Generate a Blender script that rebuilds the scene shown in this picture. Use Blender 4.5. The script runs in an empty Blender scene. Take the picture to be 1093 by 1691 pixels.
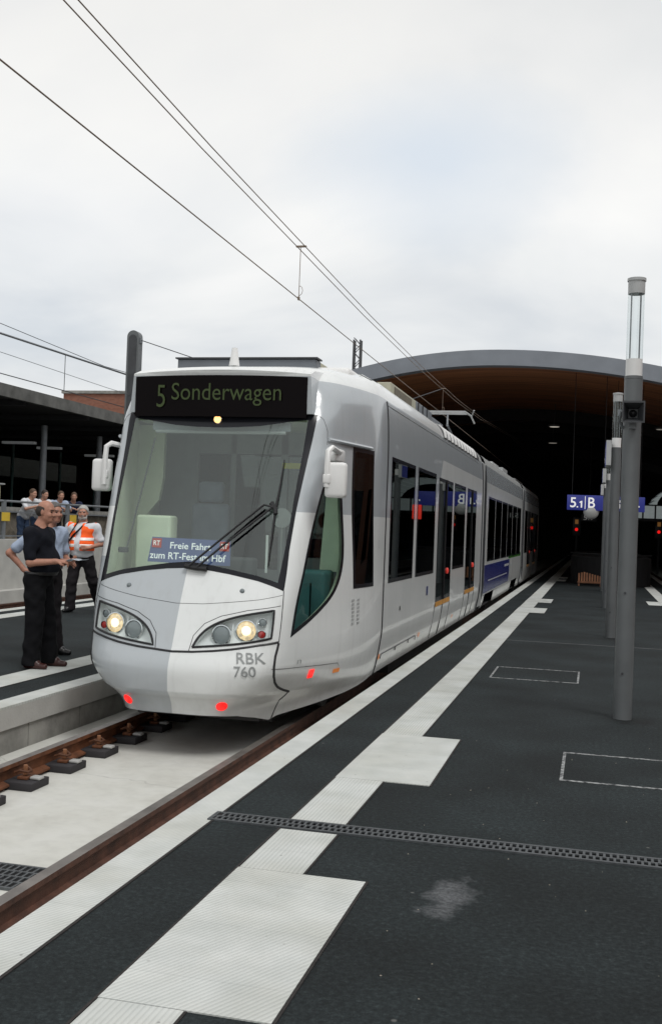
import bpy, bmesh, math, random
import numpy as np
from mathutils import Vector, Matrix
from mathutils.geometry import delaunay_2d_cdt

SC = bpy.context.scene
COL = SC.collection
R = math.radians

# ------------------------------------------------------------------ camera
cam_d = bpy.data.cameras.new('camera')
cam = bpy.data.objects.new('camera', cam_d)
COL.objects.link(cam)
SC.camera = cam
CAM_H = 1.6516
PITCH, ROLL, YAW, FPX = 0.0137, 0.0375, 0.2438, 1756.0
_cy, _sy, _cp, _sp = math.cos(YAW), math.sin(YAW), math.cos(PITCH), math.sin(PITCH)
_f = Vector((-_sy * _cp, _cy * _cp, _sp))
_r0 = Vector((_cy, _sy, 0))
_u0 = _r0.cross(_f)
_r = _r0 * math.cos(ROLL) + _u0 * math.sin(ROLL)
_u = -_r0 * math.sin(ROLL) + _u0 * math.cos(ROLL)
cam.matrix_world = Matrix(((_r.x, _u.x, -_f.x, 0), (_r.y, _u.y, -_f.y, 0), (_r.z, _u.z, -_f.z, CAM_H), (0, 0, 0, 1)))
cam_d.sensor_fit = 'VERTICAL'
cam_d.sensor_height = 36.0
cam_d.lens = 36.0 * FPX / 1691.0
cam_d.clip_start = 0.1
cam_d.clip_end = 3000

# ------------------------------------------------------------------ light
SC.view_settings.view_transform = 'Standard'
SC.view_settings.look = 'None'
SC.view_settings.gamma = 1
SC.view_settings.exposure = 0.15
SC.cycles.max_bounces = 8
SC.cycles.transparent_max_bounces = 12
BLUE_GAP = (_f + _r * ((715 - 546.5) / FPX) - _u * ((262 - 845.5) / FPX)).normalized()
SUN_EL, SUN_AZ = 58.0, 132.0      # light comes from behind the camera, from the right

world = bpy.data.worlds.new('World')
SC.world = world
world.use_nodes = True
wn = world.node_tree
wn.nodes.clear()


def N(nt, typ, **kw):
    n = nt.nodes.new(typ)
    for k, v in kw.items():
        setattr(n, k, v)
    return n


def ramp(nt, stops, interp='LINEAR'):
    n = nt.nodes.new('ShaderNodeValToRGB')
    cr = n.color_ramp
    cr.interpolation = interp
    while len(cr.elements) < len(stops):
        cr.elements.new(0.5)
    for e, (p, c) in zip(cr.elements, stops):
        e.position = p
        e.color = (c[0], c[1], c[2], 1) if not isinstance(c, (int, float)) else (c, c, c, 1)
    return n


def build_world():
    L = wn.links.new
    out = N(wn, 'ShaderNodeOutputWorld')
    bg = N(wn, 'ShaderNodeBackground')
    bg.inputs['Strength'].default_value = 0.1
    sky = N(wn, 'ShaderNodeTexSky', sky_type='NISHITA')
    sky.sun_disc = False
    sky.sun_elevation = R(SUN_EL)
    sky.sun_rotation = R(SUN_AZ)
    tc = N(wn, 'ShaderNodeTexCoord')
    sep = N(wn, 'ShaderNodeSeparateXYZ')
    L(tc.outputs['Generated'], sep.inputs[0])
    ad = N(wn, 'ShaderNodeMath', operation='ADD'); ad.inputs[1].default_value = 0.22
    L(sep.outputs['Z'], ad.inputs[0])
    mx = N(wn, 'ShaderNodeMath', operation='MAXIMUM'); mx.inputs[1].default_value = 0.05
    L(ad.outputs[0], mx.inputs[0])
    dx = N(wn, 'ShaderNodeMath', operation='DIVIDE'); L(sep.outputs['X'], dx.inputs[0]); L(mx.outputs[0], dx.inputs[1])
    dy = N(wn, 'ShaderNodeMath', operation='DIVIDE'); L(sep.outputs['Y'], dy.inputs[0]); L(mx.outputs[0], dy.inputs[1])
    cb = N(wn, 'ShaderNodeCombineXYZ'); L(dx.outputs[0], cb.inputs[0]); L(dy.outputs[0], cb.inputs[1])
    cb.inputs[2].default_value = 3.7
    n1 = N(wn, 'ShaderNodeTexNoise'); n1.inputs['Scale'].default_value = 0.95; n1.inputs['Detail'].default_value = 6; n1.inputs['Roughness'].default_value = 0.5
    n1.inputs['Distortion'].default_value = 0.4
    L(cb.outputs[0], n1.inputs['Vector'])
    r1 = ramp(wn, [(0.30, (6.1, 6.35, 6.6)), (0.43, (7.4, 7.5, 7.5)), (0.54, (8.1, 8.1, 8.0)), (0.70, (8.9, 8.8, 8.5))])
    L(n1.outputs[0], r1.inputs[0])
    # slightly brighter band of cloud above the horizon
    r2 = ramp(wn, [(0.0, 0.98), (0.17, 1.07), (0.28, 1.08), (0.36, 1.02), (0.47, 0.95), (0.8, 0.88)])
    L(sep.outputs['Z'], r2.inputs[0])
    mul = N(wn, 'ShaderNodeMixRGB', blend_type='MULTIPLY'); mul.inputs[0].default_value = 1
    L(r1.outputs[0], mul.inputs[1]); L(r2.outputs[0], mul.inputs[2])
    # a few thin places where the blue shows through
    n2 = N(wn, 'ShaderNodeTexNoise'); n2.inputs['Scale'].default_value = 0.55; n2.inputs['Detail'].default_value = 5
    mp = N(wn, 'ShaderNodeVectorMath', operation='ADD'); mp.inputs[1].default_value = (5.3, 2.2, 0)
    L(cb.outputs[0], mp.inputs[0]); L(mp.outputs[0], n2.inputs['Vector'])
    r3 = ramp(wn, [(0.50, 0.95), (0.72, 0.75)])
    L(n2.outputs[0], r3.inputs[0])
    # one gap of pale blue high on the right
    g0 = N(wn, 'ShaderNodeVectorMath', operation='SUBTRACT'); g0.inputs[1].default_value = BLUE_GAP; L(tc.outputs['Generated'], g0.inputs[0])
    g1 = N(wn, 'ShaderNodeVectorMath', operation='MULTIPLY'); g1.inputs[1].default_value = (1, 1, 2.0); L(g0.outputs[0], g1.inputs[0])
    g2 = N(wn, 'ShaderNodeVectorMath', operation='LENGTH'); L(g1.outputs[0], g2.inputs[0])
    g3 = N(wn, 'ShaderNodeMath', operation='MULTIPLY_ADD'); g3.inputs[1].default_value = 0.30; g3.inputs[2].default_value = -0.15; L(n1.outputs[0], g3.inputs[0])
    g4 = N(wn, 'ShaderNodeMath', operation='ADD'); L(g2.outputs['Value'], g4.inputs[0]); L(g3.outputs[0], g4.inputs[1])
    g5 = ramp(wn, [(0.02, 0.15), (0.16, 1.0)]); L(g4.outputs[0], g5.inputs[0])
    gb = N(wn, 'ShaderNodeMixRGB'); gb.inputs[1].default_value = (6.5, 7.15, 7.9, 1); L(g5.outputs[0], gb.inputs[0]); L(mul.outputs[0], gb.inputs[2])
    mul = gb
    mix = N(wn, 'ShaderNodeMixRGB'); L(r3.outputs[0], mix.inputs[0])
    L(sky.outputs[0], mix.inputs[1]); L(mul.outputs[0], mix.inputs[2])
    L(mix.outputs[0], bg.inputs['Color'])
    L(bg.outputs[0], out.inputs[0])


build_world()
sun_d = bpy.data.lights.new('sun', 'SUN')
sun_d.energy = 1.3
sun_d.angle = R(18)
sun_d.color = (1, 0.985, 0.96)
sun = bpy.data.objects.new('sun', sun_d)
COL.objects.link(sun)
_az = R(SUN_AZ)
_sd = Vector((math.sin(_az) * math.cos(R(SUN_EL)), math.cos(_az) * math.cos(R(SUN_EL)), math.sin(R(SUN_EL))))
sun.rotation_euler = (-_sd).to_track_quat('-Z', 'Y').to_euler()


# ------------------------------------------------------------------ materials
def new_mat(name):
    m = bpy.data.materials.new(name)
    m.use_nodes = True
    nt = m.node_tree
    b = nt.nodes['Principled BSDF']
    return m, nt, b


def pmat(name, col, rough=0.5, metal=0.0, var=0.12, scale=6.0, bump=0.0, bscale=60.0, spec=0.5, coat=0.0, emit=None, estr=0.0, detail=5):
    """Principled with a little real unevenness of colour and surface."""
    m, nt, b = new_mat(name)
    L = nt.links.new
    b.inputs['Roughness'].default_value = rough
    b.inputs['Metallic'].default_value = metal
    b.inputs['Specular IOR Level'].default_value = spec
    b.inputs['Coat Weight'].default_value = coat
    b.inputs['Coat Roughness'].default_value = 0.05
    tc = N(nt, 'ShaderNodeTexCoord')
    if var > 0:
        n = N(nt, 'ShaderNodeTexNoise'); n.inputs['Scale'].default_value = scale; n.inputs['Detail'].default_value = detail
        L(tc.outputs['Object'], n.inputs['Vector'])
        lo = [max(0, c * (1 - var)) for c in col]; hi = [min(1, c * (1 + var)) for c in col]
        r = ramp(nt, [(0.3, lo), (0.7, hi)])
        L(n.outputs[0], r.inputs[0]); L(r.outputs[0], b.inputs['Base Color'])
    else:
        b.inputs['Base Color'].default_value = (*col, 1)
    if bump > 0:
        n = N(nt, 'ShaderNodeTexNoise'); n.inputs['Scale'].default_value = bscale; n.inputs['Detail'].default_value = 4
        L(tc.outputs['Object'], n.inputs['Vector'])
        bp = N(nt, 'ShaderNodeBump'); bp.inputs['Strength'].default_value = bump; bp.inputs['Distance'].default_value = 0.01
        L(n.outputs[0], bp.inputs['Height']); L(bp.outputs[0], b.inputs['Normal'])
    if emit:
        b.inputs['Emission Color'].default_value = (*emit, 1)
        b.inputs['Emission Strength'].default_value = estr
    return m


def glass_mat(name, tint, refl=1.0, rough=0.0, gain=1.2):
    """thin tinted pane: clear with a mirror-like sheen"""
    m, nt, b = new_mat(name)
    nt.nodes.remove(b)
    L = nt.links.new
    out = nt.nodes['Material Output']
    tr = N(nt, 'ShaderNodeBsdfTransparent'); tr.inputs[0].default_value = (*tint, 1)
    gl = N(nt, 'ShaderNodeBsdfGlossy'); gl.inputs['Roughness'].default_value = rough
    gl.inputs[0].default_value = (refl * 0.93, refl, refl * 0.98, 1)
    lw = N(nt, 'ShaderNodeLayerWeight'); lw.inputs[0].default_value = 0.5
    pw = N(nt, 'ShaderNodeMath', operation='POWER'); pw.inputs[1].default_value = 4.5; L(lw.outputs['Facing'], pw.inputs[0])
    mu = N(nt, 'ShaderNodeMath', operation='MULTIPLY_ADD'); mu.inputs[1].default_value = 0.9 * min(1.0, gain); mu.inputs[2].default_value = 0.045 * gain; mu.use_clamp = True
    L(pw.outputs[0], mu.inputs[0])
    mx = N(nt, 'ShaderNodeMixShader')
    L(mu.outputs[0], mx.inputs[0]); L(tr.outputs[0], mx.inputs[1]); L(gl.outputs[0], mx.inputs[2])
    L(mx.outputs[0], out.inputs[0])
    return m


M = {}
M['concrete'] = pmat('concrete', (0.46, 0.455, 0.43), 0.9, var=0.10, scale=3, bump=0.25, bscale=40)
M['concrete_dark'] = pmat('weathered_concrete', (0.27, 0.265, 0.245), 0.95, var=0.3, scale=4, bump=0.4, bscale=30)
M['rust_orange'] = pmat('orange_rust', (0.125, 0.045, 0.018), 0.75, var=0.5, scale=9, bump=0.3, bscale=80)
M['rust'] = pmat('rusty_steel', (0.075, 0.030, 0.018), 0.75, var=0.45, scale=9, bump=0.3, bscale=80)
M['railtop'] = pmat('worn_rail_head', (0.22, 0.20, 0.185), 0.42, metal=0.6, var=0.25, scale=7)
M['block'] = pmat('dark_rubber_block', (0.026, 0.024, 0.027), 0.8, var=0.2)
M['clip'] = pmat('grey_clip', (0.35, 0.35, 0.34), 0.6, var=0.2)
M['bolt'] = pmat('rusty_bolt', (0.23, 0.10, 0.045), 0.7, var=0.3)
M['iron'] = pmat('cast_iron', (0.085, 0.092, 0.098), 0.55, metal=0.3, var=0.25, scale=20, bump=0.2)
M['black'] = pmat('black_void', (0.008, 0.008, 0.009), 0.9, var=0)
M['postgrey'] = pmat('grey_post_paint', (0.125, 0.135, 0.140), 0.42, var=0.10, scale=3, bump=0.04, bscale=120)
M['lightgrey'] = pmat('light_grey_paint', (0.42, 0.43, 0.43), 0.4, var=0.08)
M['alu'] = pmat('aluminium', (0.5, 0.5, 0.5), 0.3, metal=0.8, var=0.05)
M['opal'] = pmat('opal_white', (0.75, 0.75, 0.74), 0.3, var=0.03)
M['clear'] = glass_mat('clear_tube', (0.93, 0.95, 0.95))
M['darkgrey'] = pmat('dark_grey', (0.05, 0.053, 0.058), 0.5, var=0.15)
M['trimblack'] = pmat('black_rubber', (0.012, 0.012, 0.014), 0.45, var=0.1)
M['frit'] = pmat('black_glass_edge', (0.013, 0.014, 0.018), 0.2, var=0.05, spec=0.22)
M['gloss_black'] = pmat('gloss_black_panel', (0.004, 0.0025, 0.003), 0.14, var=0, spec=0.06)
M['windscreen'] = glass_mat('windscreen_glass', (0.86, 0.95, 0.91), 1.0, 0.0, 2.7)
M['sideglass'] = glass_mat('tinted_side_glass', (0.07, 0.075, 0.085), 0.85, 0.0, 0.75)
M['cabglass'] = glass_mat('cab_side_glass', (0.68, 0.82, 0.78), 0.9, 0.0, 0.7)
M['cream'] = pmat('cream_lining', (0.80, 0.83, 0.66), 0.6, var=0.05)
M['teal'] = pmat('teal_lining', (0.05, 0.14, 0.15), 0.6, var=0.1)
M['cabgrey'] = pmat('cab_grey', (0.30, 0.32, 0.34), 0.6, var=0.08)
M['cabdark'] = pmat('cab_dark', (0.05, 0.052, 0.055), 0.7, var=0.1)
M['seat'] = pmat('seat_cloth', (0.17, 0.19, 0.25), 0.9, var=0.15)
M['floor_in'] = pmat('cabin_floor', (0.06, 0.055, 0.055), 0.8)
M['pole'] = pmat('grab_pole', (0.35, 0.37, 0.40), 0.3, metal=0.5, var=0.05)
M['yellow'] = pmat('yellow_paint', (0.72, 0.50, 0.06), 0.5, var=0.08)
M['orange'] = pmat('orange_marker', (0.75, 0.22, 0.02), 0.4, var=0.08, emit=(1, 0.3, 0.03), estr=0.12)
M['red'] = pmat('red_plastic', (0.42, 0.025, 0.022), 0.25, var=0.05)
M['red_lit'] = pmat('lit_red_lamp', (0.6, 0.02, 0.02), 0.3, var=0, emit=(1, 0.012, 0.010), estr=1.1)
def lit_lamp_mat():
    m, nt, b = new_mat('lit_headlamp')
    L = nt.links.new
    b.inputs['Roughness'].default_value = 0.12
    tc = N(nt, 'ShaderNodeTexCoord')
    vo = N(nt, 'ShaderNodeTexVoronoi'); vo.inputs['Scale'].default_value = 42; L(tc.outputs['Object'], vo.inputs['Vector'])
    r = ramp(nt, [(0.0, (0.22, 0.14, 0.05)), (0.5, (0.80, 0.52, 0.17)), (1.0, (1.0, 0.80, 0.42))]); L(vo.outputs['Color'], r.inputs[0])
    L(r.outputs[0], b.inputs['Emission Color']); b.inputs['Emission Strength'].default_value = 0.6
    b.inputs['Base Color'].default_value = (0.6, 0.55, 0.45, 1)
    return m


M['lamp_lit'] = lit_lamp_mat()
M['lamp_hot'] = pmat('lit_filament', (1, 0.9, 0.7), 0.2, var=0, emit=(1, 0.86, 0.55), estr=1.15)
M['amber_lit'] = pmat('lit_amber_lamp', (0.9, 0.7, 0.4), 0.2, var=0, emit=(1, 0.50, 0.14), estr=1.7)
M['chrome'] = pmat('reflector', (0.62, 0.64, 0.65), 0.12, metal=1.0, var=0.0)
M['smoke'] = pmat('grey_lens', (0.20, 0.23, 0.24), 0.08, var=0.0, coat=0.5)
M['lampbed'] = pmat('lamp_housing', (0.80, 0.83, 0.82), 0.3, var=0.05)
M['led'] = pmat('green_display_text', (0.032, 0.055, 0.008), 0.5, var=0, emit=(0.10, 0.16, 0.025), estr=0.03)
M['bannerblue'] = pmat('blue_board', (0.10, 0.13, 0.33), 0.5, var=0.05)
M['white'] = pmat('white_paint', (0.78, 0.78, 0.77), 0.4, var=0.03)
M['bluesign'] = pmat('blue_sign', (0.022, 0.030, 0.19), 0.35, var=0.04, emit=(0.022, 0.03, 0.19), estr=0.35)
M['signwhite'] = pmat('white_lettering', (0.8, 0.8, 0.8), 0.4, var=0, emit=(1, 1, 1), estr=0.30)
M['adblue'] = pmat('advert_blue', (0.022, 0.032, 0.17), 0.25, var=0.03)
M['adgreen'] = pmat('advert_green', (0.05, 0.20, 0.03), 0.25, var=0.05)
M['bellows'] = pmat('grey_bellows', (0.30, 0.31, 0.31), 0.6, var=0.1)
M['roofbox'] = pmat('roof_grey', (0.14, 0.155, 0.175), 0.5, var=0.08)
M['roofcream'] = pmat('roof_cream', (0.40, 0.39, 0.30), 0.6, var=0.1)
M['numgrey'] = pmat('grey_number', (0.27, 0.285, 0.285), 0.4, var=0)
M['wire'] = pmat('copper_wire', (0.26, 0.20, 0.155), 0.5, metal=0.4, var=0.1)
M['steel'] = pmat('galvanised_steel', (0.22, 0.235, 0.25), 0.5, metal=0.3, var=0.12)
M['brick'] = None
M['skin'] = pmat('skin', (0.46, 0.25, 0.175), 0.55, var=0.16, scale=25)
M['skin2'] = pmat('ruddy_skin', (0.43, 0.205, 0.14), 0.55, var=0.16, scale=25)


def cloth(name, col, var=0.18):
    return pmat(name, col, 0.9, var=var, scale=14, bump=0.6, bscale=16, spec=0.2)


M['c_navy'] = cloth('black_navy_cloth', (0.008, 0.009, 0.014))
M['c_black'] = cloth('black_cloth', (0.0055, 0.0055, 0.007))
M['c_darkt'] = cloth('charcoal_cloth', (0.014, 0.012, 0.014))
M['c_lblue'] = cloth('pale_blue_cloth', (0.38, 0.45, 0.58), 0.08)
M['c_white'] = cloth('white_cloth', (0.66, 0.67, 0.70), 0.05)
M['c_orange'] = pmat('orange_vest', (0.95, 0.115, 0.012), 0.8, var=0.08, scale=10, bump=0.3, bscale=25, emit=(1, 0.12, 0.01), estr=0.10)
M['c_reflect'] = pmat('reflective_band', (0.92, 0.90, 0.86), 0.4, var=0.02)
M['c_red'] = cloth('red_cloth', (0.45, 0.03, 0.04))
M['c_jeans'] = cloth('blue_jeans', (0.05, 0.08, 0.15))
M['c_dblue'] = cloth('dark_blue_cloth', (0.018, 0.024, 0.055))
M['shoe_brown'] = pmat('dark_brown_leather', (0.045, 0.012, 0.010), 0.3, var=0.2)
M['shoe_black'] = pmat('black_leather', (0.008, 0.008, 0.009), 0.3, var=0.2)
M['hair_dark'] = pmat('dark_hair', (0.030, 0.022, 0.018), 0.7, var=0.4, scale=60, bump=0.5, bscale=160)
M['hair_grey'] = pmat('grey_hair', (0.11, 0.10, 0.095), 0.7, var=0.35, scale=60, bump=0.5, bscale=160)
M['hair_white'] = pmat('white_hair', (0.40, 0.39, 0.37), 0.7, var=0.15, scale=60, bump=0.5, bscale=160)
M['hair_brown'] = pmat('brown_hair', (0.085, 0.05, 0.03), 0.7, var=0.3, scale=60, bump=0.5, bscale=160)
M['eye'] = pmat('dark_eye', (0.012, 0.010, 0.010), 0.2, var=0)
M['lips'] = pmat('lips', (0.30, 0.09, 0.07), 0.5, var=0)
M['paper'] = pmat('grey_paper', (0.50, 0.54, 0.60), 0.7, var=0.05)


# ------------------------------------------------------------------ objects
def tag(o, label=None, cat=None, group=None, kind=None):
    if label: o['label'] = label
    if cat: o['category'] = cat
    if group: o['group'] = group
    if kind: o['kind'] = kind
    return o


def empty(name, loc=(0, 0, 0), rz=0.0):
    o = bpy.data.objects.new(name, None)
    o.empty_display_size = 0.2
    COL.objects.link(o)
    o.location = loc
    o.rotation_euler = (0, 0, rz)
    return o


def link(name, me, mat, parent=None, smooth=False):
    o = bpy.data.objects.new(name, me)
    COL.objects.link(o)
    for m in (mat if isinstance(mat, (list, tuple)) else [mat]):
        me.materials.append(m)
    if smooth:
        me.polygons.foreach_set('use_smooth', [True] * len(me.polygons))
    if parent is not None:
        o.parent = parent
    return o


def root_of(o):
    while o.parent is not None:
        o = o.parent
    return o


class MB:
    """collects solids given in world coordinates; build() links ONE mesh object"""

    def __init__(self):
        self.v = []; self.f = []; self.m = []; self.s = []

    def add(self, vs, fs, mi=0, smooth=False):
        b = len(self.v)
        self.v += [tuple(map(float, p)) for p in vs]
        self.f += [tuple(i + b for i in f) for f in fs]
        self.m += [mi] * len(fs)
        self.s += [smooth] * len(fs)
        return self

    def box(self, x0, x1, y0, y1, z0, z1, mi=0, bev=0.0):
        if bev <= 0:
            vs = [(x0, y0, z0), (x1, y0, z0), (x1, y1, z0), (x0, y1, z0), (x0, y0, z1), (x1, y0, z1), (x1, y1, z1), (x0, y1, z1)]
            fs = [(3, 2, 1, 0), (4, 5, 6, 7), (0, 1, 5, 4), (1, 2, 6, 5), (2, 3, 7, 6), (3, 0, 4, 7)]
            return self.add(vs, fs, mi)
        bm = bmesh.new()
        bmesh.ops.create_cube(bm, size=1)
        for v in bm.verts:
            v.co = Vector(((x0 + x1) / 2 + v.co.x * (x1 - x0), (y0 + y1) / 2 + v.co.y * (y1 - y0), (z0 + z1) / 2 + v.co.z * (z1 - z0)))
        bmesh.ops.bevel(bm, geom=bm.edges[:], offset=bev, segments=3, affect='EDGES', profile=0.5)
        bm.verts.index_update()
        self.add([v.co[:] for v in bm.verts], [[v.index for v in f.verts] for f in bm.faces], mi, True)
        bm.free()
        return self

    def tube(self, pts, r, n=8, mi=0, cap=True, r2=None):
        pts = [Vector(p) for p in pts]
        k = len(pts)
        rs = [r + ((r2 if r2 is not None else r) - r) * i / max(1, k - 1) for i in range(k)] if not isinstance(r, (list, tuple)) else r
        vs = []; fs = []
        up = None
        for i, p in enumerate(pts):
            t = (pts[min(i + 1, k - 1)] - pts[max(i - 1, 0)])
            t = t.normalized() if t.length > 1e-9 else Vector((0, 0, 1))
            if up is None:
                up = Vector((0, 0, 1)) if abs(t.z) < 0.9 else Vector((0, 1, 0))
            a = t.cross(up)
            if a.length < 1e-6:
                a = t.cross(Vector((1, 0, 0)))
            a.normalize(); b = a.cross(t).normalized(); up = b
            for j in range(n):
                an = 2 * math.pi * j / n
                vs.append(p + (a * math.cos(an) + b * math.sin(an)) * rs[i])
        for i in range(k - 1):
            for j in range(n):
                q = (j + 1) % n
                fs.append((i * n + j, i * n + q, (i + 1) * n + q, (i + 1) * n + j))
        if cap:
            fs.append(tuple(range(n - 1, -1, -1))); fs.append(tuple((k - 1) * n + j for j in range(n)))
        return self.add(vs, fs, mi, n > 5)

    def lathe(self, prof, c, n=24, mi=0, axis='Z'):
        vs = []; fs = []
        for (r, h) in prof:
            for j in range(n):
                a = 2 * math.pi * j / n
                p = (r * math.cos(a), r * math.sin(a), h)
                if axis == 'Y': p = (p[0], p[2], p[1])
                if axis == 'X': p = (p[2], p[0], p[1])
                vs.append((p[0] + c[0], p[1] + c[1], p[2] + c[2]))
        for i in range(len(prof) - 1):
            for j in range(n):
                q = (j + 1) % n
                fs.append((i * n + j, i * n + q, (i + 1) * n + q, (i + 1) * n + j))
        fs.append(tuple(range(n - 1, -1, -1))); fs.append(tuple((len(prof) - 1) * n + j for j in range(n)))
        return self.add(vs, fs, mi, True)

    def prism(self, poly, o, eu, ev, en, h, mi=0):
        """polygon (u,v) in the frame o,eu,ev extruded by h along en"""
        o, eu, ev, en = map(Vector, (o, eu, ev, en))
        k = len(poly)
        vs = [o + eu * a + ev * b for a, b in poly] + [o + eu * a + ev * b + en * h for a, b in poly]
        fs = [tuple(range(k - 1, -1, -1)), tuple(range(k, 2 * k))]
        fs += [(i, (i + 1) % k, k + (i + 1) % k, k + i) for i in range(k)]
        return self.add(vs, fs, mi)

    def build(self, name, mat, parent=None):
        me = bpy.data.meshes.new(name)
        off = root_of(parent).location if parent is not None else Vector((0, 0, 0))
        me.from_pydata([(x - off.x, y - off.y, z - off.z) for x, y, z in self.v], [], self.f)
        o = link(name, me, mat, parent)
        me.polygons.foreach_set('material_index', self.m)
        me.polygons.foreach_set('use_smooth', self.s)
        if any(self.s):
            bm = bmesh.new(); bm.from_mesh(me)
            bmesh.ops.recalc_face_normals(bm, faces=bm.faces[:])
            for e in bm.edges:
                if len(e.link_faces) == 2 and e.calc_face_angle(0) > 0.7:
                    e.smooth = False
            bm.to_mesh(me); bm.free()
        me.update()
        return o


def single(name, mb, mat, label, cat, group=None, kind=None):
    o = mb.build(name, mat)
    return tag(o, label, cat, group, kind)


_fc = {}


def text_mesh(txt, size=1.0, bold=0.0, align='LEFT', sub=0):
    """flat lettering as (verts2d, faces)"""
    cu = bpy.data.curves.new('t', 'FONT')
    cu.body = txt; cu.size = size; cu.align_x = align; cu.offset = bold; cu.resolution_u = 4
    o = bpy.data.objects.new('t', cu); COL.objects.link(o)
    bpy.context.view_layer.update()
    me = bpy.data.meshes.new_from_object(o.evaluated_get(bpy.context.evaluated_depsgraph_get()))
    bpy.data.objects.remove(o); bpy.data.curves.remove(cu)
    bm = bmesh.new(); bm.from_mesh(me); bpy.data.meshes.remove(me)
    bmesh.ops.triangulate(bm, faces=bm.faces[:])
    bm.verts.index_update()
    vs = np.array([v.co[:2] for v in bm.verts]); fs = [[v.index for v in f.verts] for f in bm.faces]
    bm.free()
    return vs, fs


def lettering(name, txt, o, eu, ev, width, height, mat, parent=None, bold=0.0, thick=0.004):
    """letters fitted to a width x height rectangle whose lower left corner is o"""
    vs, fs = text_mesh(txt, 1.0, bold)
    lo = vs.min(0); ext = vs.max(0) - lo
    o, eu, ev = Vector(o), Vector(eu), Vector(ev)
    en = eu.cross(ev)
    P = [o + eu * ((a - lo[0]) / ext[0] * width) + ev * ((b - lo[1]) / ext[1] * height) + en * thick for a, b in vs]
    mb = MB(); mb.add(P, fs)
    return mb.build(name, mat, parent)

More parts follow.
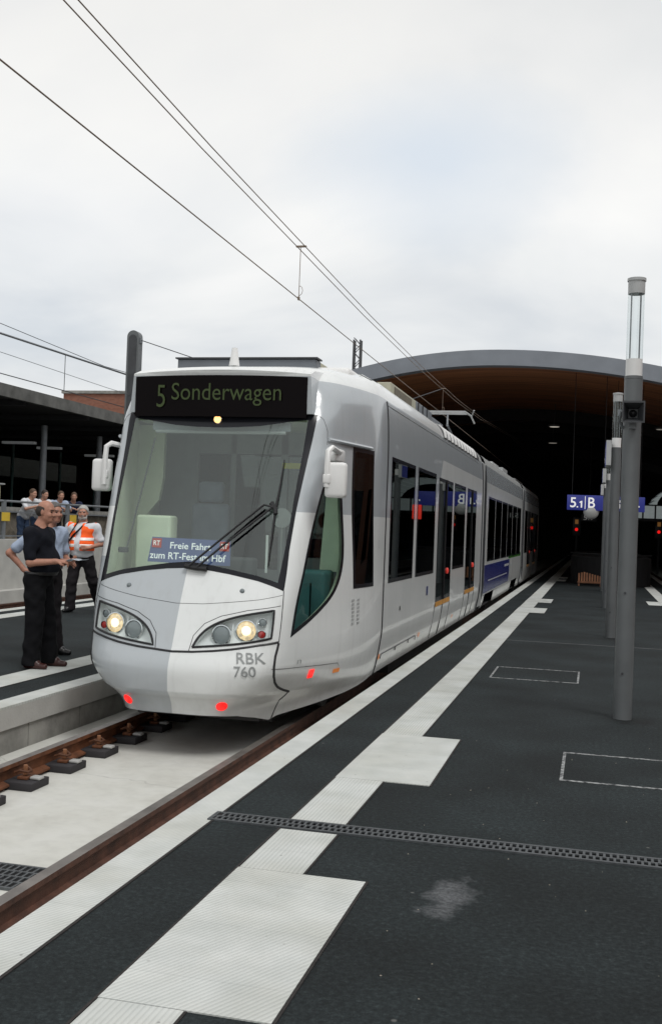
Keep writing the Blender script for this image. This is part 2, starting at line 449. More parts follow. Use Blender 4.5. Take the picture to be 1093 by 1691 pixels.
# ------------------------------------------------------------------ ground materials
def asphalt_mat():
    m, nt, b = new_mat('asphalt')
    L = nt.links.new
    b.inputs['Roughness'].default_value = 0.85
    b.inputs['Specular IOR Level'].default_value = 0.3
    tc = N(nt, 'ShaderNodeTexCoord')
    n1 = N(nt, 'ShaderNodeTexNoise'); n1.inputs['Scale'].default_value = 38; n1.inputs['Detail'].default_value = 10; n1.inputs['Roughness'].default_value = 0.85
    L(tc.outputs['Object'], n1.inputs[0])
    r1 = ramp(nt, [(0.34, (0.002, 0.0035, 0.004)), (0.50, (0.0115, 0.0165, 0.018)), (0.60, (0.027, 0.036, 0.038)), (0.72, (0.10, 0.115, 0.12))])
    L(n1.outputs[0], r1.inputs[0])
    n2 = N(nt, 'ShaderNodeTexNoise'); n2.inputs['Scale'].default_value = 1.1; n2.inputs['Detail'].default_value = 5
    L(tc.outputs['Object'], n2.inputs[0])
    r2 = ramp(nt, [(0.32, 0.62), (0.5, 0.98), (0.68, 1.38)])
    L(n2.outputs[0], r2.inputs[0])
    mu = N(nt, 'ShaderNodeMixRGB', blend_type='MULTIPLY'); mu.inputs[0].default_value = 1
    L(r1.outputs[0], mu.inputs[1]); L(r2.outputs[0], mu.inputs[2])
    # pale spill mark on the near asphalt
    sx = N(nt, 'ShaderNodeSeparateXYZ'); L(tc.outputs['Object'], sx.inputs[0])

    def lin(sock, off, sc):
        a = N(nt, 'ShaderNodeMath', operation='ADD'); a.inputs[1].default_value = off; L(sock, a.inputs[0])
        d = N(nt, 'ShaderNodeMath', operation='MULTIPLY'); d.inputs[1].default_value = sc; L(a.outputs[0], d.inputs[0])
        return d
    cx = lin(sx.outputs['X'], 0.585, 1 / 0.125); cy = lin(sx.outputs['Y'], -4.83, 1 / 0.34)
    cv = N(nt, 'ShaderNodeCombineXYZ'); L(cx.outputs[0], cv.inputs[0]); L(cy.outputs[0], cv.inputs[1])
    ln = N(nt, 'ShaderNodeVectorMath', operation='LENGTH'); L(cv.outputs[0], ln.inputs[0])
    n3 = N(nt, 'ShaderNodeTexNoise'); n3.inputs['Scale'].default_value = 9; n3.inputs['Detail'].default_value = 6
    L(tc.outputs['Object'], n3.inputs[0])
    nm = N(nt, 'ShaderNodeMath', operation='MULTIPLY_ADD'); nm.inputs[1].default_value = 1.9; nm.inputs[2].default_value = -0.95; L(n3.outputs[0], nm.inputs[0])
    sm = N(nt, 'ShaderNodeMath', operation='ADD'); L(ln.outputs['Value'], sm.inputs[0]); L(nm.outputs[0], sm.inputs[1])
    r3 = ramp(nt, [(0.05, 0.95), (0.60, 0.55), (1.0, 0.0)])
    L(sm.outputs[0], r3.inputs[0])
    r3a = r3
    rsp = ramp(nt, [(0.38, 0.15), (0.62, 1.0)]); L(n1.outputs[0], rsp.inputs[0])
    r3 = N(nt, 'ShaderNodeMath', operation='MULTIPLY'); L(r3a.outputs[0], r3.inputs[0]); L(rsp.outputs[0], r3.inputs[1])
    mx = N(nt, 'ShaderNodeMixRGB'); L(r3.outputs[0], mx.inputs[0]); L(mu.outputs[0], mx.inputs[1]); mx.inputs[2].default_value = (0.17, 0.175, 0.185, 1)
    # small pale trodden-in spots
    vo = N(nt, 'ShaderNodeTexVoronoi'); vo.inputs['Scale'].default_value = 2.6; L(tc.outputs['Object'], vo.inputs['Vector'])
    r4 = ramp(nt, [(0.016, 0.75), (0.034, 0.0)])
    L(vo.outputs['Distance'], r4.inputs[0])
    mx2 = N(nt, 'ShaderNodeMixRGB'); L(r4.outputs[0], mx2.inputs[0]); L(mx.outputs[0], mx2.inputs[1]); mx2.inputs[2].default_value = (0.16, 0.16, 0.155, 1)
    # darker noisy rings round the feet of the lamp posts
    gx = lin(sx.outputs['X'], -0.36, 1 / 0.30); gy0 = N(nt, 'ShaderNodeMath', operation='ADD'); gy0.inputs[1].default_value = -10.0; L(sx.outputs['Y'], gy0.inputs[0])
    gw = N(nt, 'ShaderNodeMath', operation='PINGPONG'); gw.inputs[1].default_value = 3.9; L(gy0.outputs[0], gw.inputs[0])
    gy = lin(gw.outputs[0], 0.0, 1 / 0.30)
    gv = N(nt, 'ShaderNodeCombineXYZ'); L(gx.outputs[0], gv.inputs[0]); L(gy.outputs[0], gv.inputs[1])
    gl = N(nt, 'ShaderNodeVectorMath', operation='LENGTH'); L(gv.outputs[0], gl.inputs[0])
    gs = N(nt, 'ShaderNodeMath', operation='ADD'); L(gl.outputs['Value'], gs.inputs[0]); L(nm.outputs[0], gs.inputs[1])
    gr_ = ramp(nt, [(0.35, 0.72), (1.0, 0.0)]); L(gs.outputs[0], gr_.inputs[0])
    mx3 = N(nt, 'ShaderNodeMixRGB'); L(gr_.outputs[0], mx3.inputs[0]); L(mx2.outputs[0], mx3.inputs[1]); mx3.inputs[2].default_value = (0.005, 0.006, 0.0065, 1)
    L(mx3.outputs[0], b.inputs['Base Color'])
    bp = N(nt, 'ShaderNodeBump'); bp.inputs['Strength'].default_value = 0.9; bp.inputs['Distance'].default_value = 0.006
    L(n1.outputs[0], bp.inputs['Height']); L(bp.outputs[0], b.inputs['Normal'])
    return m


def ribbed_mat(name, ang, spacing=0.0215):
    """white ribbed paving; ribs run at ang degrees to the track direction"""
    m, nt, b = new_mat(name)
    L = nt.links.new
    b.inputs['Roughness'].default_value = 0.8
    tc = N(nt, 'ShaderNodeTexCoord')
    mp = N(nt, 'ShaderNodeMapping'); mp.inputs['Rotation'].default_value = (0, 0, R(ang))
    L(tc.outputs['Object'], mp.inputs[0])
    sx = N(nt, 'ShaderNodeSeparateXYZ'); L(mp.outputs[0], sx.inputs[0])
    a = N(nt, 'ShaderNodeMath', operation='MULTIPLY'); a.inputs[1].default_value = 2 * math.pi / spacing; L(sx.outputs['X'], a.inputs[0])
    s = N(nt, 'ShaderNodeMath', operation='SINE'); L(a.outputs[0], s.inputs[0])
    h = N(nt, 'ShaderNodeMath', operation='MULTIPLY_ADD'); h.inputs[1].default_value = 0.5; h.inputs[2].default_value = 0.5; L(s.outputs[0], h.inputs[0])
    n = N(nt, 'ShaderNodeTexNoise'); n.inputs['Scale'].default_value = 4; n.inputs['Detail'].default_value = 6; L(tc.outputs['Object'], n.inputs[0])
    r = ramp(nt, [(0.3, (0.545, 0.57, 0.55)), (0.7, (0.655, 0.675, 0.655))]); L(n.outputs[0], r.inputs[0])
    gr = ramp(nt, [(0.0, 0.84), (0.4, 1.0)]); L(h.outputs[0], gr.inputs[0])     # dirt lies in the grooves
    mu = N(nt, 'ShaderNodeMixRGB', blend_type='MULTIPLY'); mu.inputs[0].default_value = 1; L(r.outputs[0], mu.inputs[1]); L(gr.outputs[0], mu.inputs[2])
    vo = N(nt, 'ShaderNodeTexVoronoi'); vo.inputs['Scale'].default_value = 11; L(tc.outputs['Object'], vo.inputs['Vector'])
    r4 = ramp(nt, [(0.05, 0.75), (0.09, 0.0)]); L(vo.outputs['Distance'], r4.inputs[0])
    n5 = N(nt, 'ShaderNodeTexNoise'); n5.inputs['Scale'].default_value = 2.2; L(tc.outputs['Object'], n5.inputs[0])
    r5 = ramp(nt, [(0.48, 0.0), (0.60, 1.0)]); L(n5.outputs[0], r5.inputs[0])
    m5 = N(nt, 'ShaderNodeMath', operation='MULTIPLY'); L(r4.outputs[0], m5.inputs[0]); L(r5.outputs[0], m5.inputs[1])
    # each slab its own shade, dark joints between
    sl = N(nt, 'ShaderNodeSeparateXYZ'); L(tc.outputs['Object'], sl.inputs[0])
    ids = N(nt, 'ShaderNodeCombineXYZ')
    for k_, ax_ in enumerate(('X', 'Y')):
        q1 = N(nt, 'ShaderNodeMath', operation='MULTIPLY'); q1.inputs[1].default_value = 1 / (0.31 if ax_ == 'X' else 0.52); L(sl.outputs[ax_], q1.inputs[0])
        q2 = N(nt, 'ShaderNodeMath', operation='FLOOR'); L(q1.outputs[0], q2.inputs[0]); L(q2.outputs[0], ids.inputs[k_])
        if ax_ == 'Y':
            fr_ = N(nt, 'ShaderNodeMath', operation='FRACT'); L(q1.outputs[0], fr_.inputs[0])
            jr = ramp(nt, [(0.0, 0.80), (0.010, 1.0)]); L(fr_.outputs[0], jr.inputs[0])
    wn2 = N(nt, 'ShaderNodeTexWhiteNoise', noise_dimensions='2D'); L(ids.outputs[0], wn2.inputs['Vector'])
    wr_ = ramp(nt, [(0.0, 0.95), (1.0, 1.0)]); L(wn2.outputs['Value'], wr_.inputs[0])
    mj = N(nt, 'ShaderNodeMixRGB', blend_type='MULTIPLY'); mj.inputs[0].default_value = 1; L(jr.outputs[0], mj.inputs[1]); L(wr_.outputs[0], mj.inputs[2])
    mu3 = N(nt, 'ShaderNodeMixRGB', blend_type='MULTIPLY'); mu3.inputs[0].default_value = 1; L(mu.outputs[0], mu3.inputs[1]); L(mj.outputs[0], mu3.inputs[2])
    n6 = N(nt, 'ShaderNodeTexNoise'); n6.inputs['Scale'].default_value = 1.7; n6.inputs['Detail'].default_value = 7; L(tc.outputs['Object'], n6.inputs[0])
    r6 = ramp(nt, [(0.35, (0.90, 0.89, 0.86)), (0.6, (1, 1, 1))]); L(n6.outputs[0], r6.inputs[0])
    mu4 = N(nt, 'ShaderNodeMixRGB', blend_type='MULTIPLY'); mu4.inputs[0].default_value = 1; L(mu3.outputs[0], mu4.inputs[1]); L(r6.outputs[0], mu4.inputs[2])
    mu = mu4
    mx = N(nt, 'ShaderNodeMixRGB'); L(m5.outputs[0], mx.inputs[0]); L(mu.outputs[0], mx.inputs[1]); mx.inputs[2].default_value = (0.22, 0.22, 0.21, 1)
    L(mx.outputs[0], b.inputs['Base Color'])
    bp = N(nt, 'ShaderNodeBump'); bp.inputs['Strength'].default_value = 0.55; bp.inputs['Distance'].default_value = 0.004
    L(h.outputs[0], bp.inputs['Height']); L(bp.outputs[0], b.inputs['Normal'])
    return m


def slab_mat():
    m, nt, b = new_mat('track_slab')
    L = nt.links.new
    b.inputs['Roughness'].default_value = 0.92
    tc = N(nt, 'ShaderNodeTexCoord')
    n = N(nt, 'ShaderNodeTexNoise'); n.inputs['Scale'].default_value = 2.2; n.inputs['Detail'].default_value = 8; n.inputs['Roughness'].default_value = 0.6; L(tc.outputs['Object'], n.inputs[0])
    r = ramp(nt, [(0.28, (0.50, 0.495, 0.455)), (0.5, (0.57, 0.57, 0.53)), (0.75, (0.61, 0.61, 0.58))]); L(n.outputs[0], r.inputs[0])
    n2 = N(nt, 'ShaderNodeTexNoise'); n2.inputs['Scale'].default_value = 11; n2.inputs['Detail'].default_value = 6; L(tc.outputs['Object'], n2.inputs[0])
    r2 = ramp(nt, [(0.36, 0.94), (0.55, 1.0)]); L(n2.outputs[0], r2.inputs[0])
    mu = N(nt, 'ShaderNodeMixRGB', blend_type='MULTIPLY'); mu.inputs[0].default_value = 1; L(r.outputs[0], mu.inputs[1]); L(r2.outputs[0], mu.inputs[2])
    # fine shrinkage cracks
    vo = N(nt, 'ShaderNodeTexVoronoi', feature='DISTANCE_TO_EDGE'); vo.inputs['Scale'].default_value = 0.33
    wn_ = N(nt, 'ShaderNodeTexNoise'); wn_.inputs['Scale'].default_value = 3; wn_.inputs['Detail'].default_value = 4; L(tc.outputs['Object'], wn_.inputs[0])
    va = N(nt, 'ShaderNodeMixRGB', blend_type='ADD'); va.inputs[0].default_value = 0.25; L(tc.outputs['Object'], va.inputs[1]); L(wn_.outputs['Color'], va.inputs[2])
    L(va.outputs[0], vo.inputs['Vector'])
    rc = ramp(nt, [(0.0, 0.80), (0.003, 1.0)]); L(vo.outputs['Distance'], rc.inputs[0])
    mu2 = N(nt, 'ShaderNodeMixRGB', blend_type='MULTIPLY'); mu2.inputs[0].default_value = 1; L(mu.outputs[0], mu2.inputs[1]); L(rc.outputs[0], mu2.inputs[2])
    L(mu2.outputs[0], b.inputs['Base Color'])
    bp = N(nt, 'ShaderNodeBump'); bp.inputs['Strength'].default_value = 0.25; bp.inputs['Distance'].default_value = 0.01
    L(n2.outputs[0], bp.inputs['Height']); L(bp.outputs[0], b.inputs['Normal'])
    return m


def brick_mat():
    m, nt, b = new_mat('brickwork')
    L = nt.links.new
    b.inputs['Roughness'].default_value = 0.9
    tc = N(nt, 'ShaderNodeTexCoord')
    sx = N(nt, 'ShaderNodeSeparateXYZ'); L(tc.outputs['Object'], sx.inputs[0])
    cv = N(nt, 'ShaderNodeCombineXYZ')
    ad = N(nt, 'ShaderNodeMath', operation='ADD'); L(sx.outputs['X'], ad.inputs[0]); L(sx.outputs['Y'], ad.inputs[1])
    L(ad.outputs[0], cv.inputs[0]); L(sx.outputs['Z'], cv.inputs[1])
    br = N(nt, 'ShaderNodeTexBrick'); br.inputs['Scale'].default_value = 3.2
    br.inputs['Color1'].default_value = (0.22, 0.075, 0.045, 1); br.inputs['Color2'].default_value = (0.30, 0.115, 0.07, 1); br.inputs['Mortar'].default_value = (0.22, 0.17, 0.14, 1)
    L(cv.outputs[0], br.inputs[0]); L(br.outputs[0], b.inputs['Base Color'])
    return m


def stone_mat():
    m, nt, b = new_mat('rough_stone')
    L = nt.links.new
    b.inputs['Roughness'].default_value = 0.95
    tc = N(nt, 'ShaderNodeTexCoord')
    vo = N(nt, 'ShaderNodeTexVoronoi'); vo.inputs['Scale'].default_value = 2.2; L(tc.outputs['Object'], vo.inputs['Vector'])
    r = ramp(nt, [(0.0, (0.19, 0.16, 0.12)), (0.5, (0.33, 0.29, 0.23)), (1, (0.11, 0.09, 0.075))]); L(vo.outputs['Color'], r.inputs[0])
    n = N(nt, 'ShaderNodeTexNoise'); n.inputs['Scale'].default_value = 5; n.inputs['Detail'].default_value = 8; L(tc.outputs['Object'], n.inputs[0])
    r2 = ramp(nt, [(0.3, 0.55), (0.7, 1.15)]); L(n.outputs[0], r2.inputs[0])
    mu = N(nt, 'ShaderNodeMixRGB', blend_type='MULTIPLY'); mu.inputs[0].default_value = 1; L(r.outputs[0], mu.inputs[1]); L(r2.outputs[0], mu.inputs[2])
    L(mu.outputs[0], b.inputs['Base Color'])
    return m


def wood_mat():
    """boarded timber soffit, boards along the hall"""
    m, nt, b = new_mat('timber_soffit')
    L = nt.links.new
    b.inputs['Roughness'].default_value = 0.55
    tc = N(nt, 'ShaderNodeTexCoord')
    sx = N(nt, 'ShaderNodeSeparateXYZ'); L(tc.outputs['Object'], sx.inputs[0])
    mu = N(nt, 'ShaderNodeMath', operation='MULTIPLY'); mu.inputs[1].default_value = 1 / 0.22; L(sx.outputs['Y'], mu.inputs[0])
    fl = N(nt, 'ShaderNodeMath', operation='FLOOR'); L(mu.outputs[0], fl.inputs[0])
    wn_ = N(nt, 'ShaderNodeTexWhiteNoise', noise_dimensions='1D'); L(fl.outputs[0], wn_.inputs['W'])
    r = ramp(nt, [(0, (0.24, 0.085, 0.036)), (1, (0.44, 0.185, 0.080))]); L(wn_.outputs['Value'], r.inputs[0])
    n = N(nt, 'ShaderNodeTexNoise'); n.inputs['Scale'].default_value = 1.5; n.inputs['Detail'].default_value = 6
    mp = N(nt, 'ShaderNodeMapping'); mp.inputs['Scale'].default_value = (0.6, 6, 1); L(tc.outputs['Object'], mp.inputs[0]); L(mp.outputs[0], n.inputs[0])
    r2 = ramp(nt, [(0.3, 0.7), (0.7, 1.2)]); L(n.outputs[0], r2.inputs[0])
    mm = N(nt, 'ShaderNodeMixRGB', blend_type='MULTIPLY'); mm.inputs[0].default_value = 1; L(r.outputs[0], mm.inputs[1]); L(r2.outputs[0], mm.inputs[2])
    L(mm.outputs[0], b.inputs['Base Color'])
    return m


M['asphalt'] = asphalt_mat()
M['rib_diag'] = ribbed_mat('ribbed_white_paving', 27)
M['rib_long'] = ribbed_mat('long_ribbed_white_paving', 0)
M['slab'] = slab_mat()
M['brick'] = brick_mat()
M['stone'] = stone_mat()
M['wood'] = wood_mat()

# ------------------------------------------------------------------ setting
Y0, Y1 = -8.0, 92.0
E_R, E_L = -2.215, -4.848         # platform edges each side of the tram track
RAIL = -0.24                      # rail top
BED = -0.42


def structure(name, mb, mat):
    return tag(mb.build(name, mat), kind='structure')


def sheet(mb, x0, x1, y0, y1, z, t=0.02, mi=0):
    return mb.box(x0, x1, y0, y1, z - t, z, mi)


# ground under everything, out to the horizon
structure('ground', MB().box(-600, 600, -300, 900, -1.2, -0.62), M['concrete_dark'])
# trackbeds
structure('trackbed', MB().box(E_L - 0.25, E_R + 0.25, Y0, Y1, -0.62, BED), M['slab'])
structure('trackbed', MB().box(-12.95, -9.7, Y0, Y1, -0.62, BED), M['concrete_dark'])
structure('trackbed', MB().box(2.3, 5.6, Y0, Y1, -0.62, BED), M['concrete_dark'])
# platforms: concrete body, asphalt top
structure('platform', MB().box(E_R, 2.58, Y0, Y1, -0.45, -0.02), M['concrete'])
structure('platform', MB().box(-9.95, E_L, Y0, Y1, -0.20, -0.02), M['concrete'])
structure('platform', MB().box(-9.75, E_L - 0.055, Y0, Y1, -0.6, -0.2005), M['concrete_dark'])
structure('platform', MB().box(5.3, 14, Y0, Y1, -0.45, -0.02), M['concrete'])
structure('asphalt_surface', MB().box(E_R + 0.21, 2.37, Y0, Y1, -0.019, 0.0), M['asphalt'])
structure('asphalt_surface', MB().box(-9.72, E_L - 0.215, Y0, Y1, -0.019, 0.0), M['asphalt'])
structure('asphalt_surface', MB().box(5.52, 14, Y0, Y1, -0.019, 0.0), M['asphalt'])
mb = MB()
for x0, x1 in ((E_R, E_R + 0.208), (2.372, 2.58), (E_L - 0.213, E_L), (-9.95, -9.722), (5.3, 5.518)):
    mb.box(x0, x1, Y0, Y1, -0.019, 0.002)
structure('edge_paving', mb, M['rib_diag'])
# guidance strip with its widened tiles
mb = MB()
nar = [(-8, 3.39), (4.885, 5.572), (5.778, 6.845), (8.455, 22.70), (24.30, 26.27), (27.85, 38.9), (40.5, 41.6), (43.2, 88)]
for a, b in nar:
    mb.box(-1.60, -1.287, a, b, -0.012, 0.005)
mb.box(1.66, 1.965, -8, 88, -0.012, 0.005)
structure('guidance_strip', mb, M['rib_long'])
mb = MB()
for a, b in ((3.395, 4.88), (6.85, 8.45), (22.75, 24.25), (26.3, 27.8), (39.0, 40.45), (41.7, 43.15)):
    mb.box(-1.605, -0.982, a, b, -0.012, 0.0055)
mb.box(1.34, 1.655, 27.5, 29.0, -0.012, 0.0055)
mb.box(-5.815, -5.445, -8, 88, -0.012, 0.005)
mb.box(-9.42, -9.08, -8, 88, -0.012, 0.005)
structure('guidance_strip', mb, M['rib_diag'])

# dark filled joints along the paving edges
mb = MB()
jz0, jz1 = 0.0003, 0.0042
mb.box(-1.617, -1.6055, -8, 88, jz0, jz1)
mb.box(E_R + 0.2085, E_R + 0.2235, -8, 88, jz0, jz1)
mb.box(-5.83, -5.8155, -8, 88, jz0, jz1); mb.box(-5.4445, -5.43, -8, 88, jz0, jz1)
for a, b in nar:
    mb.box(-1.2865, -1.276, a, b, jz0, jz1)
for a, b in ((3.395, 4.88), (6.85, 8.45), (22.75, 24.25), (26.3, 27.8)):
    mb.box(-0.9815, -0.969, a - 0.012, b + 0.012, jz0, jz1)
structure('paving_joint', mb, pmat('dark_joint', (0.020, 0.017, 0.016), 0.85, var=0.4, scale=30))

# worn painted outlines on the asphalt
def outline_mat():
    m, nt, b = new_mat('worn_line_paint')
    L = nt.links.new
    tc = N(nt, 'ShaderNodeTexCoord')
    n = N(nt, 'ShaderNodeTexNoise'); n.inputs['Scale'].default_value = 26; n.inputs['Detail'].default_value = 6; L(tc.outputs['Object'], n.inputs[0])
    r = ramp(nt, [(0.36, (0.04, 0.043, 0.046)), (0.58, (0.36, 0.37, 0.37))]); L(n.outputs[0], r.inputs[0]); L(r.outputs[0], b.inputs['Base Color'])
    b.inputs['Roughness'].default_value = 0.8
    return m


M['outline'] = outline_mat()


def frame_marks(x0, x1, y0, y1, w=0.022):
    mb = MB()
    z0, z1 = 0.0005, 0.003
    mb.box(x0, x1, y0, y0 + w * 1.3, z0, z1); mb.box(x0, x1, y1 - w * 1.3, y1, z0, z1)
    mb.box(x0, x0 + w, y0 + w * 1.3, y1 - w * 1.3, z0, z1); mb.box(x1 - w, x1, y0 + w * 1.3, y1 - w * 1.3, z0, z1)
    return structure('ground_marking', mb, M['outline'])


frame_marks(-1.12, -0.125, 12.24, 13.3)
frame_marks(-0.18, 0.82, 7.36, 8.33)
mb = MB()
mb.box(-1.28, 2.3, 16.62, 16.70, 0.0005, 0.0025)
structure('surface_joint', mb, pmat('joint_filler', (0.055, 0.06, 0.063), 0.8, var=0.3))


# drain channel across the platform
def drain(name, x0, x1, y0, y1, z, label, pitch, rows, bar, frame=0.02, slant=0.0):
    root = tag(empty(name, ((x0 + x1) / 2, (y0 + y1) / 2, z)), label, 'drain')
    f = MB()
    f.box(x0, x1, y0, y0 + frame, z - 0.03, z + 0.004); f.box(x0, x1, y1 - frame, y1, z - 0.03, z + 0.004)
    f.box(x0, x0 + frame, y0 + frame, y1 - frame, z - 0.03, z + 0.004); f.box(x1 - frame, x1, y0 + frame, y1 - frame, z - 0.03, z + 0.004)
    f.build('frame', M['iron'], root)
    c = MB(); c.box(x0 + 0.001, x1 - 0.001, y0 + 0.001, y1 - 0.001, z - 0.0305, z - 0.006)
    c.build('channel', M['black'], root)
    g = MB()
    a, b = y0 + frame, y1 - frame
    rh = (b - a) / rows
    for k in range(1, rows):
        g.box(x0 + frame, x1 - frame, a + k * rh - bar * .6, a + k * rh + bar * .6, z - 0.005, z + 0.003)
    n = int((x1 - x0 - 2 * frame) / pitch)
    for k in range(rows):
        ya, yb = a + k * rh + (bar * .6 if k else 0), a + (k + 1) * rh - (bar * .6 if k < rows - 1 else 0)
        for i in range(n):
            x = x0 + frame + (i + 0.5 + (0.5 if k % 2 else 0)) * pitch
            if x + bar / 2 > x1 - frame: continue
            s = slant
            g.add([(x - bar / 2 - s, ya, z - .005), (x + bar / 2 - s, ya, z - .005), (x + bar / 2 + s, yb, z - .005), (x - bar / 2 + s, yb, z - .005),
                   (x - bar / 2 - s, ya, z + .003), (x + bar / 2 - s, ya, z + .003), (x + bar / 2 + s, yb, z + .003), (x - bar / 2 + s, yb, z + .003)],
                  [(3, 2, 1, 0), (4, 5, 6, 7), (0, 1, 5, 4), (1, 2, 6, 5), (2, 3, 7, 6), (3, 0, 4, 7)])
    g.build('grate', M['iron'], root)
    return root


drain('drain_channel', -2.03, 2.36, 5.592, 5.758, 0.006, 'long narrow slotted iron drain running across the asphalt platform', 0.034, 2, 0.013, 0.022)
drain('drain_grate', -4.02, -2.99, 5.30, 5.68, BED + 0.012, 'wide dark iron grate in the pale concrete between the rails', 0.042, 4, 0.013, 0.02)


# rails
def rail(xc, top, label, group, y0=Y0, y1=Y1, mat='rust'):
    prof = [(-0.036, 0), (0.036, 0), (0.036, -0.032), (0.010, -0.05), (0.009, -0.12), (0.062, -0.140), (0.062, -0.155), (-0.062, -0.155), (-0.062, -0.140), (-0.009, -0.12), (-0.010, -0.05), (-0.036, -0.032)]
    k = len(prof)
    vs = [(xc + a, y, top + b) for y in (y0, y1) for a, b in prof]
    mb = MB()
    for i in range(k):
        j = (i + 1) % k
        mb.add([vs[i], vs[j], vs[k + j], vs[k + i]], [(0, 1, 2, 3)], 1 if i == 0 else 0)
    mb.add([vs[i] for i in range(k)], [tuple(range(k))]); mb.add([vs[k + i] for i in range(k)], [tuple(range(k - 1, -1, -1))])
    return single('rail', mb, [M[mat], M['railtop']], label, 'rail', group)


TC = -3.515
rail(TC + 0.7535, RAIL, 'rusty rail close beside the ribbed white edge of the near platform', 'rails')
rail(TC - 0.7535, RAIL, 'rusty rail on dark blocks below the left platform wall', 'rails', mat='rust_orange')
rail(-12.1, RAIL, 'dark rail beside the low concrete kerb of the far left track', 'rails')
rail(-10.6, RAIL, 'dark rail beside the white edge of the left platform far side', 'rails')
rail(3.2, RAIL, 'dark rail nearer the right edge of the lamp post platform', 'rails')
rail(4.7, RAIL, 'dark rail by the far right platform in the hall', 'rails')

# rail fastenings on the inner side of the left rail
def fastening():
    root = tag(empty('rail_fastening', (0, 0, 0)), 'dark block with rusty clip holding the left rail', 'rail fastening', 'blocks under the left rail')
    mb = MB(); mb.box(-0.14, 0.245, -0.135, 0.135, 0, 0.062, bev=0.008); mb.build('pad', M['block'], root)
    mb = MB(); mb.box(0.075, 0.16, -0.055, 0.055, 0.063, 0.087, bev=0.006)
    mb.tube([(0.055, -0.05, 0.115), (0.10, -0.06, 0.135), (0.15, -0.03, 0.12), (0.15, 0.03, 0.12), (0.10, 0.06, 0.135), (0.055, 0.05, 0.115)], 0.011, 6)
    mb.build('clip', M['rust_orange'], root)
    mb = MB(); mb.lathe([(0.018, 0.09), (0.018, 0.165), (0.012, 0.168)], (0.115, 0, 0), 6); mb.build('bolt', M['bolt'], root)
    mb = MB(); mb.box(0.165, 0.25, -0.03, 0.05, 0.063, 0.087, bev=0.01); mb.build('insulator', M['clip'], root)
    return root


f0 = fastening()
ys = [5.42 + 0.618 * i for i in range(12)]
for i, y in enumerate(ys):
    o = f0 if i == 0 else f0.copy()
    if i:
        COL.objects.link(o)
        for ch in [c for c in f0.children]:
            d = ch.copy(); COL.objects.link(d); d.parent = o
    o.location = (TC - 0.7535, y + 0.09, BED)
for o in [o for o in COL.objects if o.name.startswith('rail_fastening')]:
    yy = o.location.y
    o['label'] = 'dark block with rusty clip under the left rail, in the shade beneath the tram' if yy > 8.75 else 'dark block with rusty bolted clip on pale concrete under the left rail'

# low block course and pale ledge at the foot of the left platform
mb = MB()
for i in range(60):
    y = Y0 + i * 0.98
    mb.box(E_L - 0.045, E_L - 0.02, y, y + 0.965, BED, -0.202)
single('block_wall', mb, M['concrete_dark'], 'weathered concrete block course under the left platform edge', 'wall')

# ---------------------------------------------------------------- left side beyond the far track
single('concrete_wall', MB().box(-13.35, -13.0, Y0, 60, -0.6, 1.08), M['concrete'], 'plain pale concrete wall behind the three men on the left platform', 'wall')
structure('ledge', MB().box(-12.999, -12.72, Y0, 60, -0.6, -0.06), M['concrete'])
structure('path', MB().box(-15.6, -13.351, Y0, 60, -0.6, 0.72), M['asphalt'])
single('stone_wall', MB().box(-16.1, -15.6, Y0, 62, -0.6, 1.72), M['stone'], 'rough brown stone wall below the old platform roof', 'wall')
single('coping', MB().box(-16.2, -15.5, Y0, 62, 1.722, 1.86), M['concrete_dark'], 'weathered grey coping along the top of the stone wall', 'coping')
structure('platform', MB().box(-34, -16.2, Y0, 62, -0.6, 1.80), M['asphalt'])

# railing on the concrete wall
rl = tag(empty('railing', (-13.2, 22, 1.08)), 'grey steel railing with mesh infill on top of the concrete wall', 'railing')
mb = MB(); mb.tube([(-13.2, 12, 1.96), (-13.2, 55, 1.96)], 0.026, 8); mb.build('top_rail', M['steel'], rl)
mb = MB(); mb.box(-13.215, -13.185, 12, 55, 1.70, 1.735); mb.box(-13.215, -13.185, 12, 55, 1.14, 1.17); mb.build('cross_rail', M['steel'], rl)
for i in range(14):
    y = 12.78 + 3.05 * i
    mb = MB(); mb.box(-13.24, -13.16, y - 0.045, y + 0.045, 1.081, 1.985); mb.build('post', M['steel'], rl)
mesh_g = glass_mat('wire_mesh_infill', (0.90, 0.90, 0.90), 0.3, 0.4, 0.4)
mb = MB()
mb.box(-13.203, -13.197, 12, 55, 1.17, 1.70)
mb.build('mesh_panel', mesh_g, rl)
for y in (21.95, 25.2, 31.0):
    mb = MB(); mb.box(-13.158, -13.145, y - 0.17, y + 0.17, 1.50, 1.70)
    single('yellow_plate', mb, M['yellow'], 'small yellow plate fixed to the wall railing ' + {21.95: 'left of the standing man in black', 25.2: 'behind the man in the orange vest', 31.0: 'hidden from view by the tram'}[y], 'plate', 'yellow plates on the railing')

# old platform roof
cn = tag(empty('platform_canopy', (-20, 40, 1.8)), 'old dark platform roof with weathered edge above the stone wall', 'canopy')
mb = MB(); mb.box(-34, -16.0, 2, 62, 5.02, 5.22); mb.build('roof', pmat('dark_roof_felt', (0.045, 0.043, 0.042), 0.9), cn)
mb = MB(); mb.box(-15.999, -15.85, 2, 62, 4.90, 5.25); mb.build('fascia', pmat('weathered_fascia', (0.115, 0.115, 0.108), 0.9, var=0.35, scale=2.5), cn)
mb = MB()
for y in range(4, 62, 4):
    mb.box(-33.5, -16.3, y - 0.1, y + 0.1, 4.86, 5.0)
mb.build('rafters', M['cabdark'], cn)
mb = MB(); mb.box(-34.4, -34.0, 2, 62, 1.8, 5.2); mb.build('rear_wall', pmat('dark_rear_wall', (0.020, 0.016, 0.015), 0.9, var=0.3), cn)  # rear and end walls in even near-black brown
